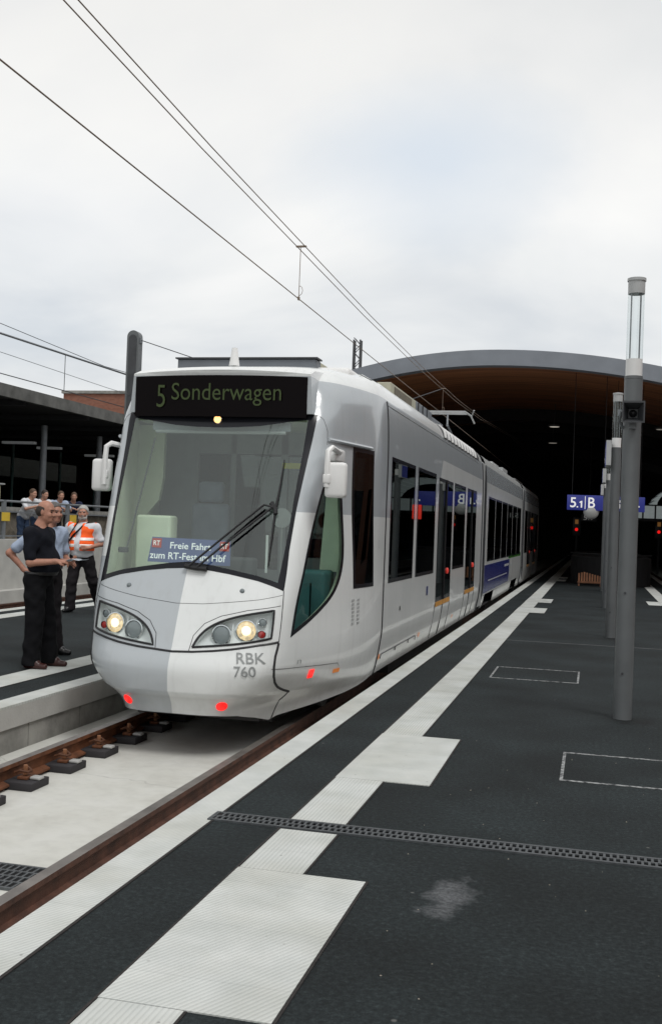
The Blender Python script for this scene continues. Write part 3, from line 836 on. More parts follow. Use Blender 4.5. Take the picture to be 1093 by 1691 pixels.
mb = MB(); mb.box(-34, -16.0, 61.5, 62, 1.8, 5.0); mb.build('end_wall', pmat('dark_end_brick', (0.03, 0.014, 0.012), 0.9, var=0.3), cn)
rng = random.Random(4)
for y in (23.6, 27.5, 31.5, 35.5, 39.5, 44.0):
    mb = MB(); mb.tube([(-17.6, y, 1.81), (-17.6, y, 4.61)], 0.12, 10, r2=0.10); mb.build('column', M['steel'], cn)
for i, y in enumerate((27.0, 30.2, 32.0, 35.0, 37.5, 41.5)):
    mb = MB(); mb.box(-21.2, -20.2 + 0.3 * (i % 2), y - 0.10, y + 0.10, 4.25, 4.34); mb.build('strip_light', pmat('dusty_white_fitting', (0.6, 0.62, 0.62), 0.5, var=0.1, emit=(0.8, 0.85, 0.85), estr=0.05), cn)
teal = pmat('teal_window_frame', (0.10, 0.20, 0.19), 0.5, var=0.15)
for i, y in enumerate((30.0, 33.0, 36.0, 37.6, 40.4, 44.5, 48)):
    mb = MB(); mb.box(-24.04, -23.95, y - 0.05, y + 0.05, 1.81, 4.6); mb.build('mullion', teal, cn)
mb = MB(); mb.box(-24.02, -24.0, 26, 56, 1.81, 4.6); mb.build('glass_screen', glass_mat('dark_screen_glass', (0.22, 0.25, 0.25), 0.35), cn)
mb = MB(); mb.box(-23.94, -23.90, 38.2, 38.9, 2.9, 3.6); mb.build('notice', M['paper'], cn)

k = tag(empty('ticket_box', (-17.0, 27.1, 1.8)), 'cream box with a dark slot on the old platform beyond the railing', 'box')
mb = MB(); mb.box(-17.4, -16.7, 26.9, 27.55, 1.80, 2.50, bev=0.03); mb.build('housing', pmat('cream_paint', (0.45, 0.42, 0.26), 0.5), k)
mb = MB(); mb.box(-16.705, -16.69, 27.2, 27.4, 1.95, 2.38); mb.build('slot', M['trimblack'], k)
mb = MB(); mb.box(-17.5, -16.62, 26.8, 27.65, 2.501, 2.55, bev=0.015); mb.build('lid', M['lightgrey'], k)

b_ = tag(empty('brick_building', (-27, 64, 0)), 'red brick building with flat roof rising above the old platform roof', 'building')
mb = MB(); mb.box(-32.3, -19, 60, 72, -0.6, 9.30); mb.build('wall', M['brick'], b_)
mb = MB(); mb.box(-32.4, -18.9, 59.9, 72.1, 9.301, 9.48); mb.build('parapet', M['concrete_dark'], b_)
for x in (-30.6, -28.6, -26.6):
    mb = MB(); mb.box(x - 0.5, x + 0.5, 59.93, 59.99, 6.0, 7.6); mb.build('window', M['gloss_black'], b_)

# catenary mast of the left track
ms = tag(empty('catenary_mast', (-11.02, 24, 0)), 'plain grey steel mast with rounded top rising left of the tram', 'mast')
bm_ = []
for j in range(13):
    a = math.pi * j / 12
    bm_.append((0.155 * math.cos(a), 6.1 + 0.155 * math.sin(a)))
poly = [(0.155, -0.5)] + bm_ + [(-0.155, -0.5)]
mb = MB(); mb.prism(poly, (-11.07, 23.9, 0), (1, 0, 0), (0, 0, 1), (0, 1, 0), 0.22); mb.build('post', M['postgrey'], ms)
mb = MB(); mb.prism([(0.10, 0.5)] + [(0.10 * math.cos(math.pi * j / 10), 6.05 + 0.10 * math.sin(math.pi * j / 10)) for j in range(11)] + [(-0.10, 0.5)], (-11.07, 23.885, 0), (1, 0, 0), (0, 0, 1), (0, 1, 0), 0.014)
mb.build('web', M['darkgrey'], ms)
mb = MB(); mb.box(-10.914, -10.88, 23.95, 24.05, 5.95, 6.08); mb.build('bracket', M['steel'], ms)

lm = MB()
for sx_ in (-0.16, 0.16):
    for sy_ in (-0.16, 0.16):
        lm.box(-11.42 + sx_ - 0.035, -11.42 + sx_ + 0.035, 50 + sy_ - 0.035, 50 + sy_ + 0.035, -0.6, 10.7)
for i in range(14):
    z = 1 + 0.7 * i
    for sy_ in (-0.16, 0.16):
        lm.tube([(-11.58, 50 + sy_, z), (-11.26, 50 + sy_, z + 0.35), (-11.58, 50 + sy_, z + 0.7)], 0.022, 4)
single('lattice_mast', lm, M['darkgrey'], 'dark lattice mast standing beyond the curved hall roof', 'mast')

# ---------------------------------------------------------------- overhead wires
ct = tag(empty('overhead_line', (-3.53, 10, 4.36)), 'overhead contact wire with its pair of carrying wires above the tram', 'overhead wire')
mb = MB(); mb.tube([(-3.53, y, 4.36) for y in (-8, 5, 12.2, 24, 40, 60)], 0.006, 6); mb.build('contact_wire', M['wire'], ct)
for dx in (-0.045, 0.055):
    mb = MB(); mb.tube([(-3.53 + dx, y, z) for y, z in ((-8, 5.75), (0, 5.40), (6.3, 5.12), (9, 5.04), (12.2, 4.99), (16, 4.93), (20.9, 4.92), (27, 4.98), (33, 5.15), (45, 5.7), (60, 5.9))], 0.0055, 6)
    mb.build('carrying_wire', M['wire'], ct)
for y, z in ((12.2, 4.99), (24.5, 4.95)):
    mb = MB(); mb.tube([(-3.53, y, z), (-3.53, y, 4.36)], 0.0045, 5)
    mb.box(-3.585, -3.46, y - 0.02, y + 0.02, z - 0.008, z + 0.008)
    mb.tube([(-3.53, y, 4.50)] + [(-3.53 + 0.045 * math.sin(a), y, 4.46 - 0.06 * -math.cos(a)) for a in (0.3, 0.9, 1.6, 2.3, 2.9)] + [(-3.53, y, 4.39)], 0.0035, 5)
    mb.box(-3.54, -3.52, y - 0.02, y + 0.02, 4.345, 4.385)
    mb.build('dropper', M['wire'], ct)
c2 = tag(empty('overhead_line', (-11.3, 20, 4.4)), 'overhead wires above the far left track, crossing behind the mast', 'overhead wire')
mb = MB(); mb.tube([(-11.3, y, 4.39) for y in (-8, 20, 60)], 0.010, 6); mb.build('contact_wire', M['darkgrey'], c2)
mb = MB(); mb.tube([(-11.3, y, z) for y, z in ((-8, 5.6), (10, 5.25), (18.4, 5.16), (24, 5.2), (34, 5.5), (60, 6))], 0.022, 6); mb.build('carrying_wire', M['steel'], c2)
mb = MB(); mb.tube([(-11.25, y, z) for y, z in ((-8, 6.0), (18.4, 5.33), (22.8, 5.2), (34, 5.52))], 0.007, 6); mb.build('feeder_wire', M['darkgrey'], c2)
mb = MB(); mb.tube([(-11.1, y, z) for y, z in ((-8, 5.0), (18.4, 4.74), (22.7, 4.68), (60, 4.7))], 0.006, 6); mb.build('feeder_wire', M['steel'], c2)
mb = MB(); mb.tube([(-11.3, 21.0, 5.16), (-11.3, 21.0, 4.39)], 0.008, 5); mb.build('dropper', M['darkgrey'], c2)
single('stay_wire', MB().tube([(-10.88, 24, 6.02), (-9.4, 24, 5.55), (-7.0, 24, 4.85), (-4.55, 24.0, 4.50), (-3.53, 24.5, 4.95)], 0.012, 6), M['darkgrey'], 'thin dark stay wire sloping down from the mast behind the tram', 'wire')

# unseen brick block added on the right to darken reflections in the tram's panes
sbd = tag(empty('added_brick_block', (11, 10, 0)), 'long dark brick block added out of view to darken the tram window reflections', 'building')
mb = MB(); mb.box(9.2, 16, -16, 33.2, 0.001, 7.5); mb.build('wall', M['brick'], sbd)
mb = MB(); mb.box(8.9, 16.2, -16.3, 33.4, 7.501, 7.8); mb.build('roof', M['concrete_dark'], sbd)
for i in range(12):
    y = -14.5 + 4 * i
    for z in (0.9, 4.3):
        mb = MB(); mb.box(9.14, 9.195, y, y + 2.2, z, z + 2.2); mb.build('window', M['gloss_black'], sbd)

# ---------------------------------------------------------------- tram body shape
XC = -3.53
YJ = 11.4
K=np.array([
#  z     Yc    P1x  P2x  P2dy  P3x  P3dy  P4x  P4dy  wmax
[-.16, 8.76, .31, .46, .10, .64, .42, .92,1.15, 1.20],
[ .03, 8.72, .33, .50, .09, .68, .40, .95,1.10, 1.215],
[ .10, 8.685, .34, .56, .10, .74, .38, .98,1.05, 1.235],
[ .18, 8.605, .38, .64, .11, .80, .37, 1.01,1.00, 1.255],
[ .35, 8.59, .44, .78, .14, .90, .36, 1.06,0.98, 1.285],
[ .58, 8.68, .47, .85, .15, .95,.36, 1.09,0.95, 1.31],
[ .90, 8.81, .50, .91, .13, .98,.36, 1.11,0.95, 1.31],
[1.24, 8.97, .50, .95,.12, 1.02,.36, 1.13,0.95, 1.31],
[1.83, 9.21, .52, .995,.11, 1.05,.34, 1.15,0.90, 1.31],
[2.40, 9.49, .54, 1.03,.07, 1.09,.32, 1.18,0.82, 1.31],
[2.66, 9.62, .54, 1.04,.03, 1.10,.30, 1.20,0.75, 1.305],
[2.85, 9.71, .50, 1.00,.05, 1.10,.30, 1.21,0.72, 1.295],
[3.04, 9.80, .48, .92, .06, 1.06,.32, 1.19,0.72, 1.275],
[3.16, 9.98, .45, .84, .08, 1.01,.34, 1.13,0.72, 1.235],
[3.25, 10.25,.42, .74, .08, .92,.30, 1.04,0.65, 1.16],
[3.30, 10.6, .40, .62, .05, .78,.20, .90,0.45, 1.05],
])
def interp(z):
    z=np.clip(np.asarray(z,float),K[0,0],K[-1,0]); zk=K[:,0]
    # pchip
    out=[]
    h=np.diff(zk); i=np.clip(np.searchsorted(zk,z,side='right')-1,0,len(zk)-2)
    t=(z-zk[i])/h[i]
    for c in range(1,K.shape[1]):
        y=K[:,c]; d=np.diff(y)/h; m=np.zeros(len(y)); m[0]=d[0]; m[-1]=d[-1]
        for k in range(1,len(y)-1):
            m[k]=0 if d[k-1]*d[k]<=0 else 2*d[k-1]*d[k]/(d[k-1]+d[k])
        out.append((2*t**3-3*t**2+1)*y[i]+(t**3-2*t**2+t)*h[i]*m[i]+(-2*t**3+3*t**2)*y[i+1]+(t**3-t**2)*h[i]*m[i+1])
    return out
def S(u,z):
    """u in [-1,1]; returns (...,3) world"""
    u,z=np.broadcast_arrays(np.asarray(u,float),np.asarray(z,float))
    Yc,p1,p2,d2,p3,d3,p4,d4,w=interp(z)
    s=np.sign(u); a=np.abs(u)
    zero=np.zeros_like(Yc)
    ysp=YJ-Yc
    px=[-p1,zero,p1,p2,p3,p4,p4+(w-p4)*.72,w,w,w]
    py=[zero,zero,zero,d2,d3,d4,d4+(ysp-d4)*.42,ysp-.35,ysp,ysp+.35]
    n=7  # segments (points 10 -> 7 spans)
    t=np.clip(a,0,1)*n; i=np.minimum(t.astype(int),n-1); f=t-i
    b=[(1-f)**3/6,(3*f**3-6*f**2+4)/6,(-3*f**3+3*f**2+3*f+1)/6,f**3/6]
    PX=np.stack(px,-1); PY=np.stack(py,-1)
    x=0;y=0
    for k in range(4):
        x=x+b[k]*np.take_along_axis(PX,(i+k)[...,None],-1)[...,0]
        y=y+b[k]*np.take_along_axis(PY,(i+k)[...,None],-1)[...,0]
    return np.stack([XC+s*x,Yc+y,z],-1)


def shell_n(u, z, e=1e-3):
    """outward unit normal of the cab skin"""
    u = np.asarray(u, float); z = np.asarray(z, float)
    du = S(u + e, z) - S(u - e, z)
    dz = S(u, z + e) - S(u, z - e)
    n = np.cross(du, dz)
    n /= np.maximum(np.linalg.norm(n, axis=-1, keepdims=True), 1e-9)
    return n


def cabmap(off=0.0):
    def f(ab):
        ab = np.asarray(ab, float)
        u, z = ab[:, 0] / 3.3, ab[:, 1]
        n = shell_n(u, z)
        return S(u, z) + n * off, n
    return f


_zk = K[:, 0]
_wk = K[:, -1]
BODY_TOP = 3.04


def body_w(z):
    return interp(z)[-1]


def sidemap(sgn, off=0.0):
    """(along the track, height) -> point on the right (+1) or left (-1) body side"""
    def f(ab):
        ab = np.asarray(ab, float)
        z = ab[:, 1]
        w = body_w(z)
        dw = (body_w(z + 2e-3) - body_w(z - 2e-3)) / 4e-3
        n = np.stack([np.full_like(z, sgn), np.zeros_like(z), -dw], -1)
        n /= np.linalg.norm(n, axis=-1, keepdims=True)
        return np.stack([XC + sgn * w, ab[:, 0], z], -1) + n * off, n
    return f


def inside(poly, P):
    poly = np.asarray(poly, float); x, y = P[:, 0], P[:, 1]
    r = np.zeros(len(P), bool); j = len(poly) - 1
    for i in range(len(poly)):
        xi, yi = poly[i]; xj, yj = poly[j]
        c = ((yi > y) != (yj > y)) & (x < (xj - xi) * (y - yi) / (yj - yi + 1e-15) + xi)
        r ^= c; j = i
    return r


def densify(poly, step):
    out = []
    n = len(poly)
    for i in range(n):
        a = np.array(poly[i], float); b = np.array(poly[(i + 1) % n], float)
        k = max(1, int(math.ceil(np.linalg.norm(b - a) / step)))
        out += [tuple(a + (b - a) * t / k) for t in range(k)]
    return out


def smooth_poly(poly, it=2, keep=()):
    """corner-cutting, leaving the listed corners sharp"""
    pts = [(tuple(p), i in keep) for i, p in enumerate(poly)]
    for _ in range(it):
        q = []
        n = len(pts)
        for i in range(n):
            p, kp = pts[i]
            if kp:
                q.append((p, True)); continue
            a = pts[i - 1][0]; b = pts[(i + 1) % n][0]
            q.append(((p[0] * .75 + a[0] * .25, p[1] * .75 + a[1] * .25), False))
            q.append(((p[0] * .75 + b[0] * .25, p[1] * .75 + b[1] * .25), False))
        pts = q
    return [p for p, _ in pts]


def inset(poly, d):
    poly = [np.array(p, float) for p in poly]
    n = len(poly); area = sum(poly[i][0] * poly[(i + 1) % n][1] - poly[(i + 1) % n][0] * poly[i][1] for i in range(n))
    s = 1 if area > 0 else -1
    out = []
    for i in range(n):
        a, b, c = poly[i - 1], poly[i], poly[(i + 1) % n]
        e1 = (b - a) / (np.linalg.norm(b - a) + 1e-12); e2 = (c - b) / (np.linalg.norm(c - b) + 1e-12)
        n1 = np.array([-e1[1], e1[0]]) * s; n2 = np.array([-e2[1], e2[0]]) * s
        m = n1 + n2; m /= max(0.5, (m @ m) / 2 if (m @ m) > 0 else 1)
        out.append(tuple(b + m * d))
    return out


def panel(outline, regions, step, xs=(), zs=()):
    """triangulate the flat domain; returns {region name: (points, triangles)}"""
    polys = [outline] + [r[1] for r in regions]
    pts = []; edges = []
    for p in polys:
        d = densify(p, step); b = len(pts)
        pts += d; edges += [(b + i, b + (i + 1) % len(d)) for i in range(len(d))]
    o = np.array(outline); lo, hi = o.min(0), o.max(0)
    gx = np.arange(lo[0], hi[0], step) if len(xs) == 0 else np.array(xs)
    gz = np.arange(lo[1], hi[1], step) if len(zs) == 0 else np.array(zs)
    G = np.stack(np.meshgrid(gx + 0.013 * step, gz + 0.017 * step), -1).reshape(-1, 2)
    G = G[inside(outline, G)]
    C = np.array(pts)
    keep = np.ones(len(G), bool)
    for i in range(0, len(C), 500):
        d = ((G[:, None, :] - C[None, i:i + 500, :]) ** 2).sum(-1).min(1)
        keep &= d > (0.4 * step) ** 2
    G = G[keep]
    allp = [Vector(p) for p in pts] + [Vector(g) for g in G]
    v, e, f, _, _, _ = delaunay_2d_cdt(allp, edges, [], 0, 1e-6)
    V = np.array([p[:] for p in v]); F = np.array([t[:] for t in f])
    cen = V[F].mean(1)
    lab = np.full(len(F), -1)
    lab[inside(outline, cen)] = 0
    for k, r in enumerate(regions):
        lab[inside(r[1], cen) & (lab >= 0)] = k + 1
    names = ['base'] + [r[0] for r in regions]
    res = {}
    for k, nme in enumerate(names):
        t = F[lab == k]
        if len(t) == 0: continue
        if nme in res:
            V0, T0 = res[nme]
            res[nme] = (np.vstack([V0, V]), np.vstack([T0, t + len(V0)]))
        else:
            res[nme] = (V, t)
    return res


def skin_obj(name, VT, mapf, mat, parent, flip=False):
    """mesh from (points, triangles) laid on a curved surface with exact normals"""
    V, T = VT
    used, inv = np.unique(T.ravel(), return_inverse=True)
    T = inv.reshape(-1, 3)
    P, n = mapf(V[used])
    off = root_of(parent).location if parent is not None else Vector((0, 0, 0))
    # wind the triangles outward
    fn = np.cross(P[T[:, 1]] - P[T[:, 0]], P[T[:, 2]] - P[T[:, 0]])
    bad = (fn * n[T[:, 0]]).sum(-1) < 0
    T[bad] = T[bad][:, ::-1]
    me = bpy.data.meshes.new(name)
    me.from_pydata((P - np.array(off)).tolist(), [], T.tolist())
    o = link(name, me, mat, parent, True)
    me.update()
    me.normals_split_custom_set_from_vertices(n.tolist())
    return o


def seam(mapf, pts, r=0.005, name='seam', mat=None, parent=None, step=0.05, n=6):
    q = []
    for i in range(len(pts) - 1):
        a = np.array(pts[i], float); b = np.array(pts[i + 1], float)
        k = max(1, int(np.linalg.norm(b - a) / step))
        q += [a + (b - a) * t / k for t in range(k)]
    q.append(np.array(pts[-1], float))
    P, _ = mapf(np.array(q))
    mb = MB(); mb.tube(P.tolist(), r, n)
    return mb.build(name, mat or M['trimblack'], parent)


def tram_paint():
    m, nt, b = new_mat('tram_paint')
    L = nt.links.new
    b.inputs['Roughness'].default_value = 0.22
    b.inputs['Coat Weight'].default_value = 0.45
    b.inputs['Coat Roughness'].default_value = 0.03
    tc = N(nt, 'ShaderNodeTexCoord')
    mp = N(nt, 'ShaderNodeVectorMath', operation='ADD'); mp.inputs[1].default_value = TRAM_AT
    L(tc.outputs['Object'], mp.inputs[0])
    s = N(nt, 'ShaderNodeSeparateXYZ'); L(mp.outputs[0], s.inputs[0])

    def lt(sock, v):
        n = N(nt, 'ShaderNodeMath', operation='LESS_THAN'); n.inputs[1].default_value = v; L(sock, n.inputs[0]); return n.outputs[0]

    def gt(sock, v):
        n = N(nt, 'ShaderNodeMath', operation='GREATER_THAN'); n.inputs[1].default_value = v; L(sock, n.inputs[0]); return n.outputs[0]

    def op(o, a, c):
        n = N(nt, 'ShaderNodeMath', operation=o)
        L(a, n.inputs[0])
        if isinstance(c, (int, float)): n.inputs[1].default_value = c
        else: L(c, n.inputs[1])
        return n.outputs[0]
    X, Y, Z = s.outputs['X'], s.outputs['Y'], s.outputs['Z']
    # livery: grey half of the nose, grey band above the waist
    nose = op('MULTIPLY', op('MULTIPLY', lt(X, XC - 0.005), lt(Z, 1.30)), lt(Y, 9.25))
    dia = op('ADD', op('MULTIPLY', Z, 0.9), 13.32)                     # slanted end of the band
    near = lt(op('SUBTRACT', Y, dia), 0.0)
    high = gt(Z, 2.70)
    band = op('MULTIPLY', gt(Z, 1.772), op('MAXIMUM', near, high))
    band = op('MULTIPLY', band, lt(Z, 3.055))
    g = op('MAXIMUM', nose, band)
    n = N(nt, 'ShaderNodeTexNoise'); n.inputs['Scale'].default_value = 1.3; n.inputs['Detail'].default_value = 6; L(mp.outputs[0], n.inputs[0])
    r = ramp(nt, [(0.3, (0.75, 0.775, 0.77)), (0.7, (0.81, 0.83, 0.825))]); L(n.outputs[0], r.inputs[0])
    mx = N(nt, 'ShaderNodeMixRGB'); L(g, mx.inputs[0]); L(r.outputs[0], mx.inputs[1]); mx.inputs[2].default_value = (0.455, 0.49, 0.515, 1)
    # road dirt thrown up on the lower skirt
    n2 = N(nt, 'ShaderNodeTexNoise'); n2.inputs['Scale'].default_value = 9; n2.inputs['Detail'].default_value = 6; L(mp.outputs[0], n2.inputs[0])
    zz = N(nt, 'ShaderNodeMapRange'); zz.inputs[1].default_value = 0.45; zz.inputs[2].default_value = 0.0; zz.inputs[3].default_value = 0; zz.inputs[4].default_value = 0.30; L(Z, zz.inputs[0])
    dm = op('MULTIPLY', zz.outputs[0], n2.outputs[0])
    mx2 = N(nt, 'ShaderNodeMixRGB'); L(dm, mx2.inputs[0]); L(mx.outputs[0], mx2.inputs[1]); mx2.inputs[2].default_value = (0.16, 0.145, 0.125, 1)
    # thin runs of grime below windows and seams
    st = N(nt, 'ShaderNodeTexNoise'); st.inputs['Scale'].default_value = 1.0; st.inputs['Detail'].default_value = 5
    sm_ = N(nt, 'ShaderNodeMapping'); sm_.inputs['Scale'].default_value = (16, 16, 0.8); L(mp.outputs[0], sm_.inputs[0]); L(sm_.outputs[0], st.inputs[0])
    sr = ramp(nt, [(0.52, 0.0), (0.72, 0.10)]); L(st.outputs[0], sr.inputs[0])
    mx4 = N(nt, 'ShaderNodeMixRGB'); L(sr.outputs[0], mx4.inputs[0]); L(mx2.outputs[0], mx4.inputs[1]); mx4.inputs[2].default_value = (0.30, 0.29, 0.27, 1)
    mx2 = mx4
    L(mx2.outputs[0], b.inputs['Base Color'])
    # panels are never quite flat
    n3 = N(nt, 'ShaderNodeTexNoise'); n3.inputs['Scale'].default_value = 1.1; n3.inputs['Detail'].default_value = 2; L(mp.outputs[0], n3.inputs[0])
    bp = N(nt, 'ShaderNodeBump'); bp.inputs['Strength'].default_value = 0.14; bp.inputs['Distance'].default_value = 0.03
    L(n3.outputs[0], bp.inputs['Height']); L(bp.outputs[0], b.inputs['Normal']); L(bp.outputs[0], b.inputs['Coat Normal'])
    return m


TRAM_AT = (XC, 9.0, RAIL)
M['paint'] = tram_paint()
tram = tag(empty('tram', TRAM_AT), 'white and grey articulated tram standing between the two platforms', 'tram')
T = tram

A = 3.3


def U(pts):
    return [(u * A, z) for u, z in pts]


def mir(pts):
    return [(-a, b) for a, b in pts][::-1]


# --- outlines in (u, z) on the cab skin, right half then mirrored
ws_r = [(0.0, 1.233), (0.058, 1.219), (0.116, 1.193), (0.195, 1.145), (0.291, 1.063), (0.283, 1.25), (0.275, 1.42), (0.270, 1.80), (0.2715, 2.26), (0.279, 2.70)]
ws_out = U(ws_r) + mir(U(ws_r))[:-1]
gl_r = [(0.0, 1.290), (0.054, 1.270), (0.114, 1.236), (0.190, 1.190), (0.2585, 1.135), (0.258, 1.58), (0.2505, 2.08), (0.2465, 2.645), (0.194, 2.622), (0.114, 2.576), (0.055, 2.560), (0.0, 2.555)]
ws_in = U(gl_r) + mir(U(gl_r))[1:-1]
hl = [(0.056, 0.562), (0.066, 0.650), (0.089, 0.738), (0.130, 0.807), (0.191, 0.860), (0.272, 0.897), (0.292, 0.66), (0.230, 0.628), (0.166, 0.600)]
hl_r = smooth_poly(U(hl), 2, keep=(0, 5, 6))
hl_l = mir(hl_r)
sw = [(0.404, 0.657), (0.386, 0.92), (0.374, 1.12), (0.370, 1.479), (0.388, 1.862), (0.400, 2.05), (0.412, 2.24), (0.44, 2.30), (0.482, 2.265), (0.520, 2.10), (0.549, 1.911), (0.588, 1.559), (0.604, 1.318), (0.601, 1.119), (0.574, 0.952), (0.490, 0.765)]
sw_r = smooth_poly(U(sw), 2, keep=(0,))
sw_l = mir(sw_r)
swi_r = inset(sw_r, 0.045); swi_l = mir(swi_r)
dr = U([(0.559, 2.44), (0.660, 1.05), (0.800, 1.05), (0.745, 2.44)])


# the strip door window is straight in space: find u for given Y on the skin
def u_at_y(y, z):
    us = np.linspace(0.35, 1.0, 600)
    ys = S(us, np.full_like(us, z))[:, 1]
    return float(np.interp(y, ys, us))


def door_poly(ya, yb, z0, z1, k=6):
    l = [(u_at_y(ya, z) * A, z) for z in np.linspace(z0, z1, k)]
    r = [(u_at_y(yb, z) * A, z) for z in np.linspace(z1, z0, k)]
    return l + r


dr_r = U([(0.680, 1.043), (0.640, 1.52), (0.600, 1.98), (0.559, 2.449), (0.745, 2.452), (0.776, 1.98), (0.804, 1.52), (0.831, 1.046)])
dr_l = mir(dr_r)
dri_r = inset(dr_r, 0.04)
dri_l = mir(dri_r)


def zbot(u):
    return float(np.interp(abs(u), [0, 0.2, 0.32, 0.40, 0.455, 0.475, 0.66, 0.95, 1.0], [-0.032, -0.034, -0.045, -0.085, -0.135, -0.10, -0.035, 0.055, 0.06]))


ub = np.linspace(-1, 1, 81)
outline = [(u * A, zbot(u)) for u in ub] + [(u * A, 3.298) for u in ub[::-1]]
reg = [('frit', ws_out), ('glass', ws_in), ('lampR', hl_r), ('lampL', hl_l), ('sideR', sw_r), ('sgR', swi_r), ('sideL', sw_l), ('sgL', swi_l),
       ('doorR', dr_r), ('dgR', dri_r), ('doorL', dr_l), ('dgL', dri_l)]
pn = panel(outline, reg, 0.062)
cm = cabmap(0.0)
cab = skin_obj('cab_body', pn['base'], cm, M['paint'], T)
ws = skin_obj('windscreen', pn['glass'], cabmap(0.002), M['windscreen'], T)
skin_obj('black_surround', pn['frit'], cabmap(0.002), M['frit'], ws)
for s_, nm in ((1, 'R'), (-1, 'L')):
    g_ = skin_obj('cab_window', pn['sg' + nm], cabmap(0.002), M['cabglass'], T)
    skin_obj('window_frame', pn['side' + nm], cabmap(0.003), M['frit'], g_)
    g_ = skin_obj('door_window', pn['dg' + nm], cabmap(0.002), M['sideglass'], T)
    skin_obj('window_frame', pn['door' + nm], cabmap(0.003), M['frit'], g_)
# roof lid over the cab
rim = [S(np.array([u]), np.array([3.298]))[0] for u in np.linspace(-1, 1, 61)]
mb = MB(); mb.add([p for p in rim], [tuple(range(len(rim)))]); mb.build('cab_roof', M['paint'], T)

# destination display in its raised white hood
yd = 9.565
def hood_poly(w0, w1, z0, z1, crown=0.03, k=14):
    lo = [(-w0, z0), (w0, z0)]
    top = [(w1 - 2 * w1 * i / k, z1 + crown * (1 - (1 - 2 * i / k) ** 2)) for i in range(k + 1)]
    return lo + top
mb = MB()
vs = []
k = 14
top_f = hood_poly(0.925, 0.895, 2.70, 3.075, 0.035)
top_b = hood_poly(0.935, 0.86, 2.70, 3.19, 0.05)
n_ = len(top_f)
ring = []
for (px, pz), yy in [(p, None) for p in top_f]:
    ring.append((XC + px, yd + 0.05 * (px / 0.9) ** 2, pz))
back = [(XC + px, 10.35 + 0.05 * (px / 0.9) ** 2, pz) for px, pz in top_b]
mid = [(XC + px * 1.0, 9.72 + 0.05 * (px / 0.9) ** 2, pz + 0.052 if pz > 2.8 else pz) for px, pz in top_f]
sides = []
for a, b in ((ring, mid), (mid, back)):
    base = len(mb.v)
    mb.add(a + b, [(i, (i + 1) % n_, n_ + (i + 1) % n_, n_ + i) for i in range(n_)], 0, True)
mb.add(ring, [tuple(range(n_ - 1, -1, -1))])
hood = mb.build('display_hood', M['paint'], T)
# glossy black face, slightly bowed
mb = MB()
kx = 16
face = []
for i in range(kx + 1):
    px = -0.868 + 1.736 * i / kx
    face.append((px, yd - 0.006 + 0.05 * (px / 0.9) ** 2))
zt = lambda px: 3.045 + 0.012 * (1 - (px / 0.87) ** 2)
vs = [(XC + px, y, 2.66) for px, y in face] + [(XC + px, y, zt(px)) for px, y in face]
vs += [(XC + px, y + 0.03, 2.66) for px, y in face] + [(XC + px, y + 0.03, zt(px)) for px, y in face]
m_ = kx + 1
fs = [(i, i + 1, m_ + i + 1, m_ + i) for i in range(kx)] + [(m_ + i, m_ + i + 1, 3 * m_ + i + 1, 3 * m_ + i) for i in range(kx)] + [(i + 1, i, 2 * m_ + i, 2 * m_ + i + 1) for i in range(kx)]
fs += [(0, m_, 3 * m_, 2 * m_), (m_ - 1, 3 * m_ - 1, 4 * m_ - 1, 2 * m_ - 1)]
mb.add(vs, fs)
disp = mb.build('destination_display', M['gloss_black'], T)
lettering('destination_text', 'Sonderwagen', (XC - 0.47, yd - 0.008 + 0.004, 2.765), (1, 0, 0), (0, 0, 1), 1.10, 0.215, M['led'], disp, bold=-0.002, thick=0.008)
lettering('route_mark', '5', (XC - 0.625, yd + 0.004, 2.745), (1, 0, 0), (0, 0, 1), 0.085, 0.215, M['led'], disp, bold=-0.004, thick=0.008)
mb = MB(); mb.lathe([(0.042, 0.0), (0.042, -0.018), (0.03, -0.026)], (XC, 9.60, 2.635), 20, axis='Y')
tl = mb.build('marker_lamp', M['chrome'], T)
mb = MB(); mb.lathe([(0.036, -0.0265), (0.020, -0.033)], (XC, 9.60, 2.635), 20, axis='Y'); mb.build('lens', M['amber_lit'], tl)
mb = MB(); mb.tube([(XC - 0.02, 10.05, 3.22), (XC - 0.02, 10.05, 3.28), (XC - 0.02, 10.05, 3.40)], [0.055, 0.045, 0.028], 12); mb.build('antenna', M['white'], T)

# --- seams of the nose
nose_top = U([(-0.287, 1.045), (-0.20, 1.0), (-0.12, 0.961), (-0.012, 0.924), (0.06, 0.930), (0.131, 0.955), (0.21, 0.985), (0.290, 1.03)])
seam(cm, nose_top, 0.0022, parent=cab)
low = U([(-0.334, 0.628), (-0.25, 0.60), (-0.17, 0.564), (-0.10, 0.540), (0, 0.518), (0.059, 0.525), (0.115, 0.541), (0.17, 0.562), (0.25, 0.60), (0.334, 0.625)])
seam(cm, low, 0.0105, parent=cab)
cor = U([(0.291, 1.063), (0.318, 0.82), (0.339, 0.617)])
cor2 = U([(0.339, 0.617), (0.346, 0.504), (0.362, 0.42), (0.386, 0.328), (0.41, 0.27), (0.44, 0.215), (0.495, 0.140)])
slit = U([(0.495, 0.140), (0.475, 0.05), (0.457, -0.125)])
for p, r_ in ((cor, 0.004), (cor2, 0.012), (slit, 0.006)):
    seam(cm, p, r_, parent=cab); seam(cm, mir(p), r_, parent=cab)
hs = smooth_poly(U([(0.048, 0.530), (0.052, 0.66), (0.075, 0.765), (0.115, 0.835), (0.185, 0.892), (0.296, 0.938)]), 0)
seam(cm, hs, 0.003, parent=cab); seam(cm, mir(hs), 0.003, parent=cab)
pil = U([(0.279, 2.70), (0.31, 2.66), (0.345, 2.55), (0.36, 2.42)])
